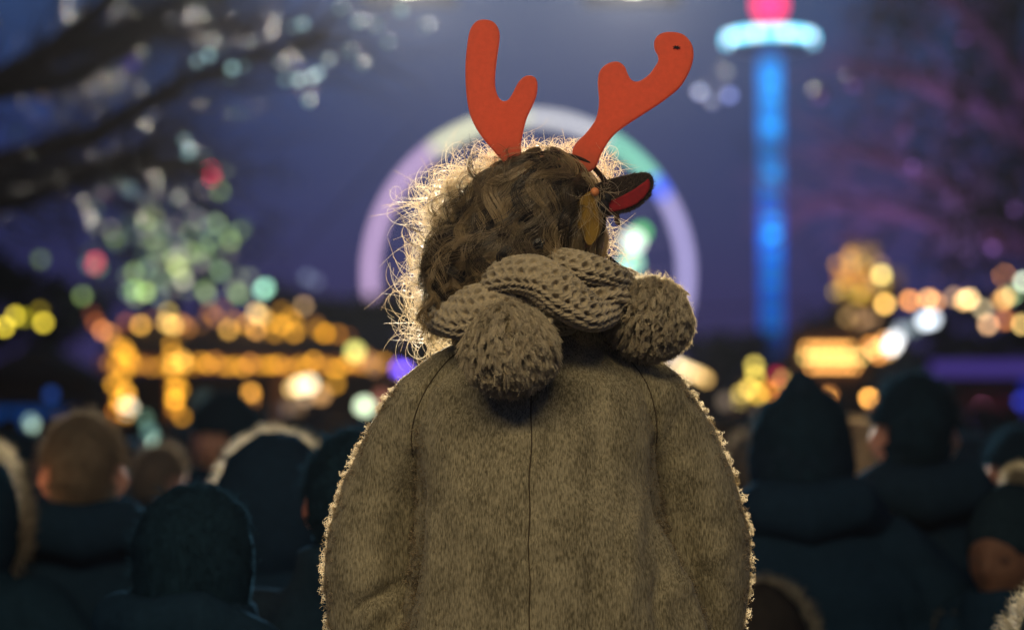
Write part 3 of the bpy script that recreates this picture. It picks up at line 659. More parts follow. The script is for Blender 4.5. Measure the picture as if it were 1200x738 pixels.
def locks(nl, per, steps=22, step=.0098, offs=.006, spread=.0030, thick=.00036, lift=0, seed=1, region=None):
    rg = np.random.default_rng(seed); c0 = np.array(G(645, 250)); d = nrm(rg.normal(size=(nl*6, 3)))
    ok = (d@face < .55) & (d[:, 2] > -.25) & (d[:, 1] < .6); d = d[ok][:nl]; nl = len(d); R0 = c0+d*.09
    ph = np.array([noise.noise(Vector(q)*13)*7 for q in R0])+rg.normal(size=nl)*.35; wa = .7+.5*np.array([noise.noise(Vector(q)*16+Vector((9, 2, 5))) for q in R0])+rg.uniform(0, .5, nl); fr = 30+7*np.array([noise.noise(Vector(q)*9+Vector((3, 7, 1))) for q in R0])+rg.normal(size=nl)*1.5; tn = rg.random(nl)**1.3
    left = np.clip((.045-R0[:, 0])/.10, 0, 1); Ln = rg.uniform(.62, 1.0, nl)
    R1 = np.repeat(R0, per, 0)+rg.normal(size=(nl*per, 3))*spread; ph = np.repeat(ph, per)+rg.normal(size=nl*per)*.25; wa = np.repeat(wa, per); fr = np.repeat(fr, per); left = np.repeat(left, per)
    o = np.repeat(rg.uniform(0, 1, nl), per)*offs+rg.random(nl*per)*.004; Ln = np.repeat(Ln, per)*rg.uniform(.8, 1.05, nl*per)
    tone = np.clip(np.repeat(tn, per)*.85+rg.random(nl*per)*.22, 0, 1)
    P = R1.copy(); P -= grad(P)*(sdf(P)-.001)[:, None]; path = [P.copy()]
    bx = np.repeat(np.array([noise.noise(Vector(q)*12+Vector((1, 4, 8))) for q in R0])*.8+rg.normal(size=(nl,))*.12, per)
    for i in range(1, steps):
        tt = i/steps; n_ = grad(P); dirn = np.stack([-.25-.85*left*(1-.6*tt)+bx, -.35*np.ones(len(P)), -1.0*np.ones(len(P))], 1)
        dirn[:, 0] -= .8*np.clip((P[:, 0]-.03)/.08, 0, 1)*(P[:, 2] < 1.86)
        side = nrm(np.cross(n_, dirn)); w = np.sin(fr*tt*.42+ph)*wa*(.35+1.3*tt)
        dirn = nrm(dirn-n_*(dirn*n_).sum(1, keepdims=True))+side*w[:, None]
        P = P+nrm(dirn)*(step*Ln)[:, None]
        tgt = .0015+o*(1+.5*tt)+(.004*np.cos(fr*tt*.42+ph)*wa*tt+.003*tt)+lift*tt*tt
        hang = P[:, 2] < 1.80
        dd = sdf(P)-tgt; P -= grad(P)*np.where(hang & (dd > 0), dd*.25, dd)[:, None]
        path.append(P.copy())
    path = np.stack(path, 1); t_ = np.linspace(0, 1, steps)[None, :, None]; nl_ = len(R0)
    f1 = np.repeat(rg.uniform(7, 15, nl_), per)[:, None, None]; f0 = np.repeat(rg.random(nl_)*6.28, per)[:, None, None]; am = np.repeat(rg.uniform(.001, .0062, nl_), per)[:, None, None]
    tan = nrm(np.gradient(path, axis=1)); out_ = nrm(path-np.array(G(625, 280))); sd = nrm(np.cross(tan, out_)); a_ = am*np.clip(t_*1.6-.1, 0, 1)
    path = path+sd*a_*np.sin(f1*t_+f0)+out_*a_*(.5+np.cos(f1*t_+f0))
    return strands(path, thick, tone, name='locks', taper=.35)
hair_m = fibre('hair_strands', (.014, .010, .006), (.62, .46, .23), .27, .35, 1.0)
gchild('locks', thick_locks(105, 62, seed=3), hair_m, hb_)['kind'] = 'stuff'
gchild('locks', locks(36, 14, offs=.009, spread=.0026, thick=.00042, lift=.008, seed=5), hair_m, hb_)['kind'] = 'stuff'
# ringlets hanging free at the lower left of the hair
rg = np.random.default_rng(77); rl = []; tn_ = []
for q in range(26):
    x0, y0 = rg.uniform(506, 560), rg.uniform(290, 335); x1, y1 = x0-rg.uniform(2, 20), y0+rg.uniform(45, 80); y1 = min(y1, 402); dy_ = rg.uniform(-.07, .02)
    t = np.linspace(0, 1, 22)[:, None]; a, b = np.array(G(x0, y0, dy_)), np.array(G(x1, y1, dy_-.006)); A_ = rg.uniform(.003, .0075); w = rg.uniform(7, 14)*rg.choice([-1, 1]); f0 = rg.random()*6.28
    c_ = a+(b-a)*t+A_*np.minimum(t*2.5, 1)*np.concatenate([np.cos(w*t+f0), np.sin(w*t+f0)*.8, .25*np.sin(w*t)], 1)
    tq = rg.random()**1.5
    for _ in range(26): rl.append(c_+rg.normal(size=3)*.0022*(1-.75*t)+np.cumsum(rg.normal(size=(22, 3)), 0)*.0003); tn_.append(min(1, tq*.7+rg.random()*.3))
gchild('ringlets', strands(np.array(rl), .00036, np.array(tn_), taper=.4), hair_m, hb_)['kind'] = 'stuff'
# frizz: curly loose hairs round the outline, backlight also put into their pale colour
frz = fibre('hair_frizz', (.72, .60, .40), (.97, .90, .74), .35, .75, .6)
def frizz(cx, cy, sx_, sy, n, out, Lr, Ar, dy=(0, .04), seed=0, tr=(.6, 1.9), per=5):
    """n curly tresses of a few hairs each, rooted round photo point (cx,cy), heading along out=(right, up)"""
    rg = np.random.default_rng(seed+100); n = n//per
    P = np.array([G(cx+rg.normal()*sx_, cy+rg.normal()*sy, rg.uniform(*dy)) for _ in range(n)])
    D = nrm(np.array([out[0], 0, out[1]])+rg.normal(size=(n, 3))*np.array([.6, .35, .6])); N = n*per
    P = np.repeat(P, per, 0)+rg.normal(size=(N, 3))*.0022; D = np.repeat(D, per, 0)+rg.normal(size=(N, 3))*.12
    L = np.repeat(rg.uniform(*Lr, n), per)*rg.uniform(.75, 1.1, N); A = np.repeat(rg.uniform(*Ar, n), per)*rg.uniform(.85, 1.15, N); tn = np.repeat(rg.uniform(*tr, n), per)
    D = nrm(D); Q = np.repeat(rg.normal(size=(n, 3))*np.array([.3, 1, .3]), per, 0); U = nrm(np.cross(D, Q)); Vv = np.cross(D, U)*.8
    t = np.linspace(0, 1, 18)[None, :, None]; ph = np.repeat(rg.random(n)*6.28, per)[:, None, None]+rg.normal(size=(N, 1, 1))*.15; w = 2*PI*tn[:, None, None]; g_ = t**.7*1.2; A = A[:, None, None]
    return P[:, None]+D[:, None]*L[:, None, None]*t+A*g_*((np.cos(w*t+ph)-np.cos(ph))*U[:, None]+(np.sin(w*t+ph)-np.sin(ph))*Vv[:, None])
def swirls(cx, cy, sx_, sy, n, out, Lr, kr, seed, dy=(-.01, .04), per=1, K=20):
    """loose hairs as smooth arcs and loops: curvature drifts along each hair"""
    rg = np.random.default_rng(seed+300); n0 = max(1, n//per)
    P = np.array([G(cx+rg.normal()*sx_, cy+rg.normal()*sy, rg.uniform(*dy)) for _ in range(n0)])
    e1 = nrm(np.array([out[0], 0, out[1]])+rg.normal(size=(n0, 3))*np.array([.55, .3, .55])); nn = nrm(np.array([0, 1, 0])+rg.normal(size=(n0, 3))*.35); e2 = nrm(np.cross(nn, e1))
    L = rg.uniform(*Lr, n0); k0 = rg.uniform(*kr, n0)*rg.choice([-1, 1], n0); k1 = k0*rg.uniform(-.6, 1.8, n0)
    rp = lambda a: np.repeat(a, per, 0); N = n0*per
    P, e1, e2, nn, L, k0, k1 = map(rp, (P, e1, e2, nn, L, k0, k1)); P = P+rg.normal(size=P.shape)*(.0016 if per > 1 else 0); k0 = k0*rg.normal(1, .08 if per > 1 else 0, N); L = L*rg.uniform(.8, 1.05, N)
    t = np.linspace(0, 1, K)[None]; th = (k0[:, None]*t+(k1-k0)[:, None]*t*t/2)*L[:, None]; ds = (L/(K-1))[:, None]
    x = np.cumsum(np.cos(th)*ds, 1)-ds; y = np.cumsum(np.sin(th)*ds, 1)-ds*0
    drift = rg.normal(size=(N, 1))*.25
    return P[:, None]+e1[:, None]*x[..., None]+e2[:, None]*y[..., None]+nn[:, None]*(t*L[:, None]*drift)[..., None]
fr = []
for q, (cx, cy, sx_, sy, n, out) in enumerate(((578, 214, 18, 9, 300, (-.6, .7)), (556, 232, 18, 13, 380, (-.8, .4)), (534, 262, 12, 18, 380, (-.95, .15)), (520, 300, 10, 22, 360, (-1, -.05)), (512, 345, 9, 20, 300, (-.9, -.35)), (516, 382, 8, 10, 150, (-.7, -.5)), (596, 198, 18, 7, 220, (-.4, .8)), (640, 188, 26, 5, 330, (.1, 1)), (700, 214, 9, 11, 170, (.7, .7)))):
    big = q < 6
    fr.append(swirls(cx, cy, sx_, sy, int(n*1.4), out, (.018, .052) if big else (.010, .030), (20, 150), q, per=6))
    fr.append(swirls(cx-(8 if big else 0), cy, sx_*1.1, sy*1.2, n//2, out, (.04, .085) if big else (.02, .045), (25, 120), q+20))
fr += [swirls(535, 240, 16, 24, 34, (-1, .3), (.045, .085), (25, 90), 49), swirls(506, 330, 12, 40, 14, (-1, -.1), (.05, .085), (15, 70), 50),
      swirls(690, 238, 10, 10, 40, (-.2, -1), (.03, .06), (5, 40), 53, dy=(-.085, -.08)), swirls(708, 226, 6, 6, 60, (.5, -.3), (.01, .03), (10, 80), 54, dy=(-.05, -.02)), swirls(708, 300, 5, 18, 34, (1, -.5), (.025, .065), (10, 80), 51, dy=(0, .05)), swirls(708, 278, 6, 14, 24, (1, .1), (.02, .05), (10, 80), 52, dy=(0, .05))]
fp = np.concatenate(fr); dk = np.concatenate([swirls(556, 230, 16, 14, 150, (-.8, .1), (.02, .05), (25, 110), 80, dy=(-.05, -.02), per=6), swirls(530, 268, 12, 18, 160, (-.9, -.1), (.02, .05), (25, 120), 81, dy=(-.05, -.01), per=6), swirls(514, 315, 9, 24, 170, (-.8, -.5), (.02, .05), (25, 120), 82, dy=(-.05, -.01), per=6), swirls(512, 360, 8, 18, 110, (-.6, -.7), (.02, .045), (25, 120), 83, dy=(-.05, -.01), per=6), swirls(610, 190, 26, 6, 110, (-.3, .8), (.012, .03), (25, 120), 84, dy=(-.04, .0), per=6)])
gchild('loose_locks', strands(dk, .00034, RNG.random(len(dk))*.7, name='loose', taper=.35), hair_m, hb_)['kind'] = 'stuff'
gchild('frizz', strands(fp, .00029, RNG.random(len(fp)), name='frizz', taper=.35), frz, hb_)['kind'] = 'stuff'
# top of the head: hairs lying over the crown, lit from behind
# thick dark wisp hanging beside the cheek
wsp = [catmull([tuple(G(708+i*2, 298+i*3, .02)), tuple(G(732+i, 315, .03)), tuple(G(737+i*1.5, 330, .03)), tuple(G(744-i, 345, .02)), tuple(G(746+i, 362, .01))], 14) for i in range(-3, 5)]
gchild('wisp', strands(np.array(wsp), .0009, np.zeros(len(wsp)), taper=.4), hair_m, hb_)

# ---- reindeer headband
felt = mat('antler_felt', (.64, .135, .068), .9, (.55, .12, .062), 160, bump=.0003, bscale=900, spec=.15, sheen=.1, trans=.2)
hbd = thing('reindeer_headband', 'headband with two red felt reindeer antlers and a furry brown ear on the child\'s head', 'headband', G(640, 185))
HI = Matrix.Translation(-G(640, 185))
def hchild(name, me, m, parent=None): me.transform(HI); return obj(name, me, m, parent or hbd)
z1 = lambda pts: [(420+x/2.838, y/2.838) for x, y in pts]
AL = z1([(420, 66), (450, 75), (467, 100), (470, 130), (462, 190), (456, 240), (455, 285), (463, 318), (478, 336), (496, 334), (511, 315), (530, 278), (550, 257), (572, 252), (590, 262), (596, 285), (592, 320), (578, 355), (560, 395), (548, 440), (541, 480), (538, 530), (505, 560), (478, 535), (445, 497), (410, 455), (385, 415), (368, 370), (358, 300), (356, 220), (362, 150), (372, 100), (392, 73)])
AR = z1([(1050, 108), (1080, 116), (1104, 140), (1114, 170), (1112, 205), (1098, 245), (1070, 290), (1030, 325), (980, 360), (930, 392), (880, 425), (850, 450), (825, 482), (805, 520), (786, 560), (750, 575), (715, 540), (712, 500), (728, 472), (757, 443), (785, 405), (797, 370), (800, 330), (796, 280), (800, 245), (815, 222), (840, 208), (865, 207), (885, 222), (895, 245), (905, 263), (920, 272), (940, 268), (965, 250), (985, 225), (997, 203), (995, 185), (985, 165), (984, 140), (995, 120), (1018, 109)])
def felt_plate(outline, Y, thick, bevel, tilt=0):
    """plump flat felt shape: outline (photo points) filled, given thickness and rounded edges"""
    cu = bpy.data.curves.new('c', 'CURVE'); cu.dimensions = '2D'; cu.fill_mode = 'BOTH'; sp = cu.splines.new('POLY')
    pts = [at(x, y, Y) for x, y in catmull_closed([(a, b, 0) for a, b in outline], 4)[:, :2]]; sp.points.add(len(pts)-1)
    for i, p in enumerate(pts): sp.points[i].co = (p.x, p.z, 0, 1)
    sp.use_cyclic_u = True; cu.extrude = thick/2-bevel; cu.bevel_depth = bevel; cu.bevel_resolution = 3; cu.offset = -bevel
    o = bpy.data.objects.new('c', cu); COL.objects.link(o); dg = bpy.context.evaluated_depsgraph_get()
    me = bpy.data.meshes.new_from_object(o.evaluated_get(dg), depsgraph=dg); bpy.data.objects.remove(o)
    me.transform(Matrix.Translation((0, Y, 0)) @ Matrix.Rotation(PI/2, 4, 'X'))
    return me
al = hchild('antler', felt_plate(AL, GY-.02, .007, .0028), felt)
ar = hchild('antler', felt_plate(AR, GY-.02, .007, .0028), felt)
bl = mat('black_thread', (.01, .01, .012), .8)
mb = MB()
for a_ in (.2, 1.1, 2.1, 2.8, 3.6, 4.9, 5.7):
    c = G(793, 56, -.0245); mb.tube([c, c+Vector((math.cos(a_)*.0042, -.0006, math.sin(a_)*.0026))], [.0011, .0005], 6)
hchild('stitch', mesh(mb.v, mb.f), bl, ar)
# band over the crown
hchild('band', mesh(*loft([tuple(p) for p in catmull([tuple(G(556, 250, .04)), tuple(G(575, 200, .0)), tuple(G(610, 184, -.02)), tuple(G(650, 180, -.022)), tuple(G(690, 192, -.02)), tuple(G(716, 225, .0)), tuple(G(724, 262, .03))], 40)], .0042, 10, .002)), mat('band_brown', (.04, .02, .012), .8))
# ear: furry outer leaf and red felt inside
EO = [(694, 222), (705, 213), (722, 208), (745, 203), (760, 203), (766, 212), (763, 226), (752, 238), (738, 246), (724, 249), (708, 252), (697, 245)]
EI = [(709, 238), (724, 232), (741, 223), (754, 214), (760, 210), (762, 218), (757, 229), (746, 239), (735, 244), (720, 248), (711, 247)]
er = hchild('ear', felt_plate(EO, GY-.025, .014, .006), mat('ear_fur', (.022, .014, .010), .95, (.05, .034, .024), 200, bump=.001, bscale=500))
hchild('ear_lining', felt_plate(EI, GY-.0345, .006, .0025), mat('ear_red', (.30, .012, .018), .9, (.20, .010, .015), 120, bump=.0005, bscale=600), er)
eo = catmull_closed([(a, b, 0) for a, b in EO], 10)[:, :2]; cx_, cy_ = eo.mean(0)
fp = []; fd = []
for k_ in range(2200):
    a_, b_ = eo[RNG.integers(len(eo))]; s_r = RNG.random()**.5
    if s_r < .86 and b_ > 226: s_r = .97
    p = G(cx_+(a_-cx_)*s_r, cy_+(b_-cy_)*s_r, -.033 if s_r < .95 else -.026+RNG.uniform(-.006, .006)); fp.append(tuple(p)); fd.append(((a_-cx_)/25, -.35+RNG.normal()*.3, -(b_-cy_)/25))
fp = np.array(fp); fd = np.array(fd)+RNG.normal(size=fp.shape)*.3+np.array([.4, 0, .1])
me = strands(curly(fp, fd, RNG.uniform(.0022, .0048, len(fp)), .0004, .6, K=4), .00028, RNG.random(len(fp)), name='earfur'); hchild('fur', me, fibre('ear_fibre', (.03, .02, .014), (.16, .12, .08), .6, .35), er)['kind'] = 'stuff'
# yellow felt piece and beads hanging from the band beside the ear
YL = [(684, 229), (694, 224), (699, 236), (702, 252), (703, 268), (698, 282), (690, 288), (682, 276), (676, 262), (673, 248), (676, 237)]
yl = hchild('felt_leaf', felt_plate(YL, GY-.078, .004, .0015), mat('yellow_felt', (.26, .16, .025), .9, (.20, .12, .02), 100, bump=.0003, bscale=600))
hchild('bead', mesh(*ball(G(697, 225, -.083), .0052, 14, 10)), mat('orange_bead', (.7, .25, .09), .4))
hchild('bead', mesh(*ball(G(706, 242, -.045), .0080, 14, 10)), bl)
hchild('bead', mesh(*ball(G(711, 232, -.040), .0060, 14, 10)), bl)

# adult who carries her
cr = thing('person', 'adult in dark coat, hidden behind the wool coat, carrying the child', 'person', (.03, GY+.03, 0), 0, None, .965)
obj('body', shared('body'), skin, cr); own(obj('coat', shared('coat'), None, cr), cloth('black')); own(obj('trousers', shared('trousers'), None, cr), cloth('black'))
own(obj('hair', shared('short_hair'), None, cr), hairmat('black'))
for s in (1, -1): b_ = obj('shoe', shared('shoe'), None, cr); own(b_, cloth('black')); b_.scale = (s, 1, 1)
cr.location.y = GY+.13; cr.location.z = 0

# ================================================================== lamps of the place
def floodlight(px, py, D, power, name_lab):
    c = at(px, py, D); t = thing('floodlight', name_lab, 'floodlight', c, 0, 'floodlights over the crowd')
    mb = MB(); mb.box((0, .22, 0), (.9, .35, .6)); mb.box((0, .02, .33), (1.0, .45, .04)); mb.box((0, .2, .5), (.06, .06, .35)); mb.build('housing', mat('lamp_metal', (.05, .05, .055), .5, metal=.6), t)
    mb = MB(); mb.tube([(0, .03, 0), (0, -.03, 0)], [.24, .24], 20); mb.build('lens', glow((255, 240, 215), 9), t, True)
    l = lamp('light', 'SPOT', (0, -.36, 0), power, (1, .92, .80), .22, angle=22, blend=.6, parent=t)
    d = (Vector((0, 3, 1.6))-c).to_track_quat('-Z', 'Y').to_euler(); l.rotation_euler = d
    return c
cA = floodlight(478, -40, 22, 85000, 'round white floodlight just above the picture, left one of the pair')
cB = floodlight(742, -40, 22, 85000, 'round white floodlight just above the picture, right one of the pair')
t = thing('lighting_truss', 'aluminium truss carrying the two floodlights over the crowd', 'truss', (cA.x-6, 22.2, 0))
mb = MB(); w_ = cB.x-cA.x+12; zt = cA.z+.72
for dz in (0, .3): mb.tube([(0, 0, zt+dz), (w_, 0, zt+dz)], .03, 6)
n_ = 34
for i in range(n_): mb.tube([(w_*i/n_, 0, zt+(i % 2)*.3), (w_*(i+1)/n_, 0, zt+((i+1) % 2)*.3)], .015, 5)
for x in (0, w_): mb.tube([(x, 0, 0), (x, 0, zt+.3)], .06, 8)
mb.build('truss_frame', mat('aluminium', (.4, .4, .42), .4, metal=.9), t)
# string of warm globe lamps added out of view as soft fill on the child's back
t = thing('string_lights', 'added overhead fill string of warm globe lamps behind the camera', 'string lights', (-.8, -.3, 4.5))
mb = MB(); mb.tube([(x, 0, .16*(x/3)**2-.1) for x in np.linspace(-4.5, 4.5, 13)], .01, 5); mb.build('cable', mat('cable', (.01, .01, .01), .6), t, True)
gm_ = mesh(*ball((0, 0, 0), .14, 16, 10))
for i, x in enumerate((-1.35, -.85, -.35, .15, .65, 1.15, 1.65)):
    z = .16*(x/3)**2-.27; o = obj('globe', gm_, glow((255, 205, 130), 5), t, (x, 0, z))
    lamp('light', 'POINT', (x, .02, z-.16), 51, (1, .80, .51), .30, parent=t)

# ================================================================== crowd
CP = crowd_person
CP(98, 484, 4.7, 'person with short fair hair and big dark coat, left side of the crowd', ('short_hair', 'hood_down'), R(8), 'navy', 'grey')
CP(264, 460, 6.2, 'dark haired person with one cheek lit orange, looking left behind the fur hoods', ('short_hair', 'hood_down'), R(50), 'black', 'black')
CP(235, 567, 3.6, 'person with long dark hair close to the camera, left of the wool coat', ('long_hair', 'hood_down'), R(-30), 'navy', 'black', 'navy')
CP(322, 500, 4.6, 'person in a raised hood with a pale fur edge, just left of the wool coat', ('hood', 'fur', 'puffer'), R(5), 'navy')
CP(418, 503, 3.75, 'bareheaded dark haired person with one orange lit ear, half behind the wool coat', ('short_hair',), R(-12), 'black', 'black')
CP(-46, 512, 4.5, 'person in a fur edged hood cut off by the left edge of the photo', ('hood', 'fur', 'puffer'), R(-20), 'teal')
CP(938, 453, 4.6, 'person in a tall pointed dark hat right of the wool coat', ('pointed_hat', 'long_hair', 'puffer', 'hood_down'), 0, 'navy', 'black', 'black')
woman = [o for o in COL.objects if o.get('label', '').startswith('person in a tall pointed')][0]
own(obj('hood_edge', fur_ring((0, .02, 1.35), .205, .135, -.3, 3600, .030, .02, -.3, PI+.1), None, woman), fur_pale)
CP(1070, 437, 4.8, 'tall bareheaded person with both ears lit, right side of the crowd', ('short_hair', 'hood_down'), 0, 'black', 'black')
CP(1000, 492, 5.9, 'fair long haired person between the pointed hat and the tall bareheaded person', ('long_hair',), R(-15), 'grey', 'blonde')
CP(1192, 500, 6.0, 'dark haired person cut off by the right edge of the photo', ('short_hair',), 0, 'black', 'black')
kid = CP(1180, 576, 4.4, 'child in a dark bobble beanie and pale edged hood, face towards the camera', ('beanie', 'hood_down'), R(142), 'navy', 'black', 'charcoal')
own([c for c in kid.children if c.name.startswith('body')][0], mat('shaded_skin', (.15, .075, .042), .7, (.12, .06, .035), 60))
for s in (-1, 1): obj('eye', shared('eye'), mat('dark_eye', (.09, .045, .03), .6), kid, (s*.031, .0765, 1.586))
for c_ in kid.children:
    if c_.name.startswith('hat'): c_.matrix_local = Matrix.Translation((0, -.02, 1.62)) @ Matrix.Rotation(R(13), 4, 'X') @ Matrix.Translation((0, 0, -1.60))
    if c_.name.startswith('hair'): bpy.data.objects.remove(c_.children[0]); c_.location = (0, -.012, 0)
P_ = np.repeat([[0, -.05, 1.745]], 900, 0); d_ = nrm(RNG.normal(size=(900, 3)))
own(obj('bobble', strands(curly(P_+d_*.01, d_, RNG.uniform(.022, .034, 900), .003, 1, K=5), .0011, RNG.random(900)), None, kid), fur_pale)
own(obj('hood_edge', fur_ring((0, .04, 1.47), .115, .10, -.6, 1600, .026, .016, PI*.98, PI*2.02), None, kid), fur_pale)
CP(886, 676, 4.2, 'small child in a pale furry hood, low beside the wool coat', ('hood', 'fur'), R(-25), 'brown')
CP(1272, 672, 3.2, 'person with a pale furry hood at the lower right edge', ('hood', 'fur'), R(10), 'grey')
# rows farther back
rows = [(30, 505, 9), (150, 512, 8), (205, 500, 10), (190, 520, 7.2), (352, 505, 8.2), (395, 490, 11), (430, 505, 9.5), (60, 488, 13), (128, 492, 15), (300, 488, 14), (345, 484, 17), (232, 486, 18), (420, 483, 20), (10, 487, 17),
        (848, 492, 9), (880, 505, 7.5), (868, 480, 14), (905, 485, 11), (1010, 478, 13), (1030, 488, 9), (1118, 492, 9), (1140, 505, 7), (1165, 482, 13), (1120, 478, 17), (1100, 484, 12), (1188, 478, 19), (842, 478, 20), (1150, 476, 22), (780, 480, 12), (820, 497, 8), (475, 492, 12), (-10, 492, 11), (1215, 488, 11),
        (85, 480, 22), (165, 479, 24), (270, 480, 23), (375, 479, 25), (1045, 478, 21), (985, 479, 24), (1080, 476, 26), (940, 478, 22)]
cycl = [('short_hair',), ('beanie', 'short_hair'), ('long_hair',), ('hood', 'puffer'), ('short_hair', 'hood_down')]
NEAR = {(30, 505): 'spectator at the far left, half behind the fur hood at the edge', (150, 512): 'spectator just right of the fair haired person, farther back', (205, 500): 'small spectator seen under the left posts of the golden stall', (190, 520): 'spectator between the fair haired person and the orange cheeked one',
  (352, 505): 'spectator behind the pale fur edged hood left of the wool coat', (430, 505): 'spectator touching the left shoulder outline of the wool coat', (848, 492): 'spectator right beside the right sleeve of the wool coat', (880, 505): 'spectator between the wool coat and the pointed hat',
  (1030, 488): 'spectator squeezed in just left of the tall bareheaded person', (1118, 492): 'spectator just right of the tall bareheaded person', (1140, 505): 'spectator above the bobble beanie of the child at the right', (820, 497): 'spectator hidden behind the right shoulder of the wool coat'}
for i, (px, py, D) in enumerate(rows):
    CP(px, py, D, NEAR.get((px, py), 'spectator standing far back in the blurred crowd'), cycl[i*3 % 5], R(random.uniform(-25, 25)), ('navy', 'black', 'teal', 'charcoal')[i % 4], ('black', 'brown', 'dark', 'grey')[i*5 % 4], ('black', 'charcoal')[i % 2], 'spectators farther back')

# ================================================================== lights of the fair
BULB = {}
def bulb(px, py, D, rgb, k, parent, s=11, name='bulb', off=None):
    """round lamp of about s photo pixels at distance D; k = brightness of its out-of-focus disc"""
    s = s*.66 if s < 15 else s*.8
    p = at(px, py, D); r_ = wpx(s, D)/2; C = FP*APER*(1/DFOC-1/D)
    if 'm' not in BULB: BULB['m'] = sphere_mesh(1, 12, 8)
    o = obj(name, BULB['m'], None); own(o, glow(rgb, k*(C*C+s*s)/(s*s))); o.parent = parent
    o.location = p-parent.location; o.scale = (r_,)*3; return o
def at0(t, px, py, D): return at(px, py, D)-t.location
GOLD = (242, 168, 48); AMB = (232, 150, 70); WARM = (255, 214, 150); WHT = (235, 245, 240); YEL = (225, 200, 60)
wood_d = mat('dark_timber', (.05, .03, .02), .8, (.09, .05, .03), 8, stretch=(1, 1, 6), bump=.003)
wood_w = mat('warm_timber', (.22, .11, .05), .8, (.30, .16, .07), 8, stretch=(1, 1, 6), bump=.003)
roof_m = mat('roof_boards', (.04, .035, .035), .8, (.07, .055, .045), 12)
wire = mat('cable', (.01, .01, .01), .6)

# ---- the long market stall with golden light strings (left)
D = 30; ta = at(125, 530, D); tb = at(455, 530, D)
st = thing('market_stall', 'long timber market stall with golden light strings along its eaves, posts and roof', 'stall', ((ta.x+tb.x)/2, D, 0))
W_ = tb.x-ta.x; ez = at(0, 430, D).z; rz_ = at(0, 375, D).z
def pz(py): return at(0, py, D).z
MB().box((0, 1.6, ez/2), (W_, .12, ez)).build('back_wall', wood_d, st); MB().box((-W_/2+.06, .8, ez/2), (.1, 1.5, ez-.02)).build('side_wall', wood_d, st); MB().box((W_/2-.06, .8, ez/2), (.1, 1.5, ez-.02)).build('side_wall', wood_d, st)
for i in range(12): MB().box((-W_/2+W_*(i+.5)/12, .05, .5), (W_/12-.012, .05, .95)).build('counter_board', wood_w, st)
MB().box((0, .2, 1.03), (W_, .5, .05)).build('counter_top', wood_w, st)
for x in (at(142, 0, D).x, at(206, 0, D).x, at(330, 0, D).x, at(450, 0, D).x):
    MB().box((x-st.location.x, .0, ez/2), (.11, .11, ez)).build('post', wood_w, st)
for i in range(14):
    x = -W_/2-.1+(W_+.2)*(i+.5)/14
    MB().box((x, .75, (ez+rz_)/2+.06), ((W_+.2)/14-.02, 1.9, .04), rx=math.atan2(rz_-ez, 1.7)*.9).build('roof_board', roof_m, st)
MB().box((0, -.14, ez+.03), (W_+.2, .05, .14)).build('fascia', wood_w, st)
for i in range(40):
    x = 128+(450-128)*i/39; k = .22+.13*math.sin(i*1.7)*math.sin(i*.37) if x > 215 else .12
    bulb(x, 427+random.uniform(-5, 5), D-.25, GOLD if i % 5 else AMB, k, st, 10)
for i in range(9):
    for x, n in ((140, 1), (206, 1)): bulb(x+random.uniform(-6, 8), 404+i*10.5, D-.3, GOLD, .24, st, 11)
for i in range(6): bulb(146+random.uniform(-8, 20), 415+random.uniform(-8, 12), D-.35, GOLD, .25, st, 11)
for i in range(4): bulb(203+random.uniform(-2, 16), 418+random.uniform(-6, 10), D-.35, (255, 190, 80), .3, st, 11)
for px, py, c, k in ((112, 378, (225, 120, 60), .35), (120, 387, (245, 150, 80), .9), (130, 392, AMB, .6), (138, 402, GOLD, .5), (108, 368, (150, 80, 60), .3), (148, 378, (200, 110, 60), .4), (165, 381, (255, 190, 80), 1.0), (165, 380, GOLD, .4), (195, 378, (255, 200, 100), .9),
                      (203, 381, (255, 205, 110), 1.0), (212, 379, AMB, .6), (220, 384, AMB, .35), (197, 366, (220, 190, 90), .6), (180, 374, (150, 90, 40), .3), (252, 372, (200, 130, 60), .5), (246, 366, (190, 120, 60), .4), (268, 386, (240, 180, 80), .9), (262, 362, (160, 110, 60), .4),
                      (288, 380, GOLD, .6), (300, 386, (255, 180, 90), .9), (300, 366, (255, 214, 140), .9), (306, 370, (255, 205, 120), .8), (318, 378, GOLD, .6), (330, 381, GOLD, .8), (340, 372, GOLD, .5), (345, 390, GOLD, .8), (345, 378, GOLD, .5), (330, 364, (200, 140, 40), .4),
                      (356, 358, (200, 160, 110), .7), (372, 386, (205, 140, 30), .5), (381, 391, (245, 165, 30), 1.0), (396, 392, (210, 135, 40), .6), (408, 396, (170, 100, 40), .5), (370, 380, (170, 110, 30), .4), (275, 376, (200, 130, 60), .5), (235, 380, (150, 100, 60), .3), (322, 390, GOLD, .5)):
    bulb(px, py, D+.5+(430-py)*.012, c, k*.45, st, 12)
for px, py, c, k, s in ((150, 478, (235, 220, 185), 1.0, 18), (148, 462, (235, 165, 60), .6, 14), (205, 468, GOLD, .8, 13), (205, 455, GOLD, .5, 13), (205, 479, (190, 120, 40), .4, 12), (294, 460, (225, 155, 60), .8, 14), (295, 470, (170, 110, 50), .3, 12), (352, 452, (255, 225, 165), 1.1, 18), (362, 450, (255, 235, 190), 1.0, 18), (342, 455, (240, 195, 120), .5, 14),
                         (376, 462, (235, 175, 110), .5, 18), (393, 450, (200, 140, 40), .5, 14), (358, 466, (170, 140, 110), .4, 14), (416, 412, (230, 225, 120), .9, 18), (426, 420, (190, 130, 80), .4, 18), (438, 428, (190, 140, 100), .35, 18), (140, 470, GOLD, .5, 12), (133, 450, GOLD, .4, 12), (134, 485, (220, 130, 40), .5, 12)):
    bulb(px, py, D-.6, c, k*.9, st, s, 'hanging_lamp')
